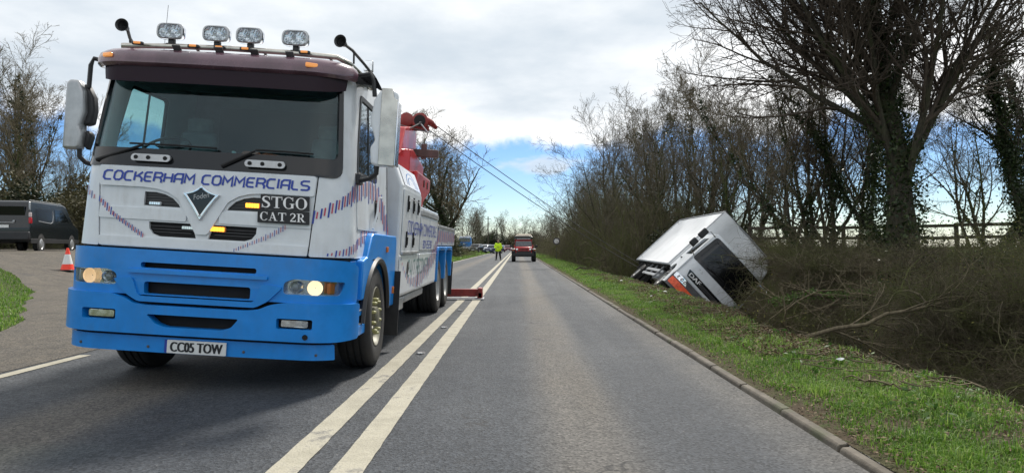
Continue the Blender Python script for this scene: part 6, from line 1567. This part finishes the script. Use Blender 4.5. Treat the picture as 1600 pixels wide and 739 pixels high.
scatter_leaves('dead_leaves', 52000, (KX, 5.2), (3, 45), HR, .015, .014, M['litterleaf'], 4, lambda x, y, r: (np.abs(x - verge_edge(y) + .35) < .75 * r.uniform(0, 1, len(x)) + .12) | ((x < KX + .28)) | (r.uniform(0, 1, len(x)) < .05), 3, 'brown dead leaves and clippings along the edge of the verge')
scatter_leaves('verge_weeds', 9000, (2.5, 4.9), (3, 40), HR, .035, .030, M['weed'], 5, lambda x, y, r: (wob(x, y, 2.1, 1) > .25) , 1.2, 'low broad-leaved weeds among the verge grass')

scatter_leaves('earth_clods', 26000, (2.4, 4.6), (7, 28), HR, .02, .018, M['litterleaf'], 24, lambda x, y, r: (x > verge_edge(y) - 1.15 + .25 * wob(x, y, 1.5)), 1.0, 'torn brown turf and trampled litter on the verge beside the lorry')
# --- grass blades
def grass(name, X, Y, H, h, w, seed, m=None, label=None):
    rng = np.random.default_rng(seed); K = len(X); base = np.stack([X, Y, H(X, Y) - .006], 1)
    a = rng.uniform(0, 2 * np.pi, K); d = np.stack([np.cos(a), np.sin(a), 0 * a], 1); p = np.stack([-np.sin(a), np.cos(a), 0 * a], 1)
    hh = (h * rng.uniform(.45, 1.35, K))[:, None]; ww = (w * rng.uniform(.7, 1.3, K))[:, None]; ln = rng.uniform(.1, 1.3, K)[:, None]; up = np.array([[0, 0, 1.]])
    V = np.stack([base - p * ww, base + p * ww, base + d * hh * ln * .35 + up * hh * .62 + p * ww * .7, base + d * hh * ln * .35 + up * hh * .62 - p * ww * .7, base + d * hh * ln + up * hh * (1 - .35 * ln)], 1).reshape(-1, 3)
    o = np.arange(K) * 5; q = np.stack([o, o + 1, o + 2, o + 3], 1); t = np.stack([o + 3, o + 2, o + 4], 1)
    tn = np.clip(.42 + .30 * wob(X, Y, 1.6, 2) + rng.normal(0, .22, K), 0, 1); dead = rng.uniform(0, 1, K) < .13; tn = np.where(dead, 1.0, tn)
    me = np_mesh(name, V, q, t, np.concatenate([tn, tn])); ob = link(name, me, m or M['grass']); stuff(ob, label, 'grass'); return ob
rng = np.random.default_rng(77)
def pts_near(n, x0, x1, y0, y1, power):
    return rng.uniform(x0, x1, n), y0 + (y1 - y0) * rng.uniform(0, 1, n) ** power
def dens(x, y):
    e = verge_edge(y); d1 = sstep(KX + .0, KX + .30, x) * (1 - sstep(e - .85, e + .15, x) * .93)
    d1 = d1 * (1 - .85 * sstep(11, 13.5, y) * (1 - sstep(25, 29, y)) * sstep(e - 1.25, e - .75, x))
    return d1 * np.clip(.62 + .7 * wob(x, y, 1.4, 5) + .4 * wob(x, y, 4.1, 2), .12, 1)
X, Y = pts_near(330000, KX + .03, 4.5, 3.0, 22, 1.8); k = rng.uniform(0, 1, len(X)) < dens(X, Y)
grass('verge_grass', X[k], Y[k], HR, .050, .0027, 6, None, 'short bright green grass on the right-hand verge beside the kerb')
X, Y = pts_near(100000, KX + .03, 4.6, 19, 75, 1.4); k = rng.uniform(0, 1, len(X)) < dens(X, Y)
grass('verge_grass', X[k], Y[k], HR, .07, .008, 7, None, 'bright green grass farther along the right-hand verge')
X, Y = pts_near(16000, KX + .03, 4.6, 72, 230, 1.2)
grass('verge_grass', X, Y, HR, .16, .035, 17, None, 'distant green grass of the right-hand verge')
X, Y = pts_near(2600, KX + .3, 4.2, 3.2, 30, 1.5); cl = np.repeat(np.arange(len(X)), 1)
cx_ = rng.uniform(2.2, 4.1, 170); cy_ = 3.3 + 22 * rng.uniform(0, 1, 170) ** 1.5; b = rng.integers(0, 170, 9000); X = cx_[b] + rng.normal(0, .055, 9000); Y = cy_[b] + rng.normal(0, .055, 9000)
grass('grass_tufts', X, Y, HR, .11, .0032, 8, None, 'taller grass tufts standing out of the verge')
from mathutils.geometry import intersect_point_tri_2d
isl = np.array([(p[0], p[1]) for p in ISLAND] + [(-26, -8)])
def in_poly(x, y, P):
    c = np.zeros(len(x), bool); n = len(P); j = n - 1
    for i in range(n):
        cond = ((P[i, 1] > y) != (P[j, 1] > y)) & (x < (P[j, 0] - P[i, 0]) * (y - P[i, 1]) / (P[j, 1] - P[i, 1] + 1e-12) + P[i, 0]); c ^= cond; j = i
    return c
X, Y = pts_near(120000, -20, -5.4, 6.5, 22.4, 1.0); k = in_poly(X, Y, isl) & (X > -.80 * Y - .4) & (rng.uniform(0, 1, len(X)) < np.clip(.6 + .5 * wob(X, Y, .9), .2, 1))
grass('island_grass', X[k], Y[k], HL, .075, .008, 9, None, 'short grass on the island beside the lay-by')
X, Y = pts_near(60000, -14, -4.98, 36.5, 150, 1.5); k = (X > -5.4 - (Y - 36) * .25) | (X > -9)
grass('far_left_grass', X[k], Y[k], HL, .13, .022, 10, None, 'rough grass on the left verge beyond the recovery truck')

# --- fallen mossy branches across the ditch
def bough(name, label, pts, r0, seed, n=14, moss=True):
    rng_ = np.random.default_rng(seed); P = np.array(pts, float); t = np.linspace(0, 1, 12); idx = t * (len(P) - 1); i = np.minimum(idx.astype(int), len(P) - 2); u = (idx - i)[:, None]
    Q = (P[i] * (1 - u) + P[i + 1] * u + rng_.normal(0, .03, (12, 3)))[None]; Rr = (r0 * np.linspace(1, .25, 12))[None]
    e = thing(name, label, 'branch', tuple(Q[0, 0])); 
    Q = Q - Q[:, :1]
    me = np_mesh('main_stem', *tubes(Q, Rr, 8)); link('main_stem', me, M['barkmoss'] if moss else M['twigpale'], e, 'all')
    a = children(rng_, Q, Rr, n, .1, .97, 48, .30, 6, .16, .0, .6, .3, .4, .006); b = children(rng_, *a, 6, .15, .95, 45, .5, 4, .2, .0, .7, .4, .4, .004)
    me = np_mesh('side_shoots', *merge([tubes(*a, 4), tubes(*b, 3)])); link('side_shoots', me, M['twigpale'], e)
    if moss:
        k = rng_.integers(0, 11, 1400); u_ = rng_.uniform(0, 1, (1400, 1)); C = Q[0, k] * (1 - u_) + Q[0, k + 1] * u_ + rng_.normal(0, .06, (1400, 3)) + np.array([0, 0, .04]); v, q = leaves(rng_, C, .03); me = np_mesh('moss_leaves', v, q, None, rng_.uniform(.4, 1, len(q))); link('moss_leaves', me, M['weed'], e)
    return e
bough('fallen_branch', 'long mossy fallen branch lying across the ditch right of the tipped lorry', [(5.9, 16.4, -.15), (6.8, 15.8, .10), (8.0, 15.2, .12), (9.2, 14.6, -.02)][::-1], .085, 3)
bough('fallen_branch', 'pale yellowish branch reaching up the bank toward the right edge', [(4.3, 11.6, -.40), (5.2, 11.3, -.10), (6.0, 11.1, .18), (6.9, 11.0, .42), (7.9, 11.0, .62), (8.3, 11.2, .95)], .038, 5, 10, False)
bough('fallen_branch', 'broken branches poking from the verge edge just right of the lorry cab', [(6.0, 15.6, -.8), (5.7, 15.2, -.2), (6.4, 14.9, .3), (7.2, 14.7, .2)], .028, 8, 12, False)
bough('fallen_branch', 'bare hooked branch hanging over the ditch at the right edge', [(8.6, 10.2, .9), (8.2, 10.0, .45), (8.0, 9.8, .0), (7.6, 9.7, -.5)], .026, 9, 10, False)
rt_ = np.random.default_rng(5); K = 420; X = rt_.uniform(-.75, .35, K); Y = 5 + 22 * rt_.uniform(0, 1, K) ** 1.2; X = X + verge_edge(Y); a_ = rt_.uniform(0, np.pi, K); L_ = rt_.uniform(.06, .35, K)
P = np.empty((K, 4, 3))
for s_ in range(4): P[:, s_, 0] = X + np.cos(a_) * L_ * s_ / 3 + rt_.normal(0, .01, K); P[:, s_, 1] = Y + np.sin(a_) * L_ * s_ / 3 + rt_.normal(0, .01, K)
P[:, :, 2] = HR(P[:, :, 0], P[:, :, 1]) + rt_.uniform(.01, .07, (K, 1)) + rt_.uniform(0, .03, (K, 4))
me = np_mesh('cut_twigs', *tubes(P, np.full((K, 4), .004) * rt_.uniform(.5, 2, (K, 1)), 3)); o = link('cut_twigs', me, M['twigpale'], None); stuff(o, 'broken twigs and clippings strewn along the outer edge of the verge', 'twigs')
# --- litter
for x, y, s, lab in ((2.92, 6.4, .045, 'crumpled white paper litter on the verge nearest the camera'), (3.35, 16.0, .06, 'white litter on the verge below the lorry cab'), (3.1, 21, .05, 'small white litter scrap on the verge left of the lorry'), (2.75, 14.5, .03, 'tiny pale litter scrap in the grass')):
    mb = MB(); r_ = random.Random(int(y * 10)); V = [(math.cos(a) * s * r_.uniform(.6, 1.2), math.sin(a) * s * .6 * r_.uniform(.6, 1.2), r_.uniform(0, .4) * s) for a in [2 * math.pi * k / 9 for k in range(9)]] + [(0, 0, s * .55)]
    mb.add(V, [(k, (k + 1) % 9, 9) for k in range(9)]); o = build(mb, 'litter', M['plate'], None); o.location = (x, y, float(HR(x, y)) + .06); tag(o, lab, 'litter')
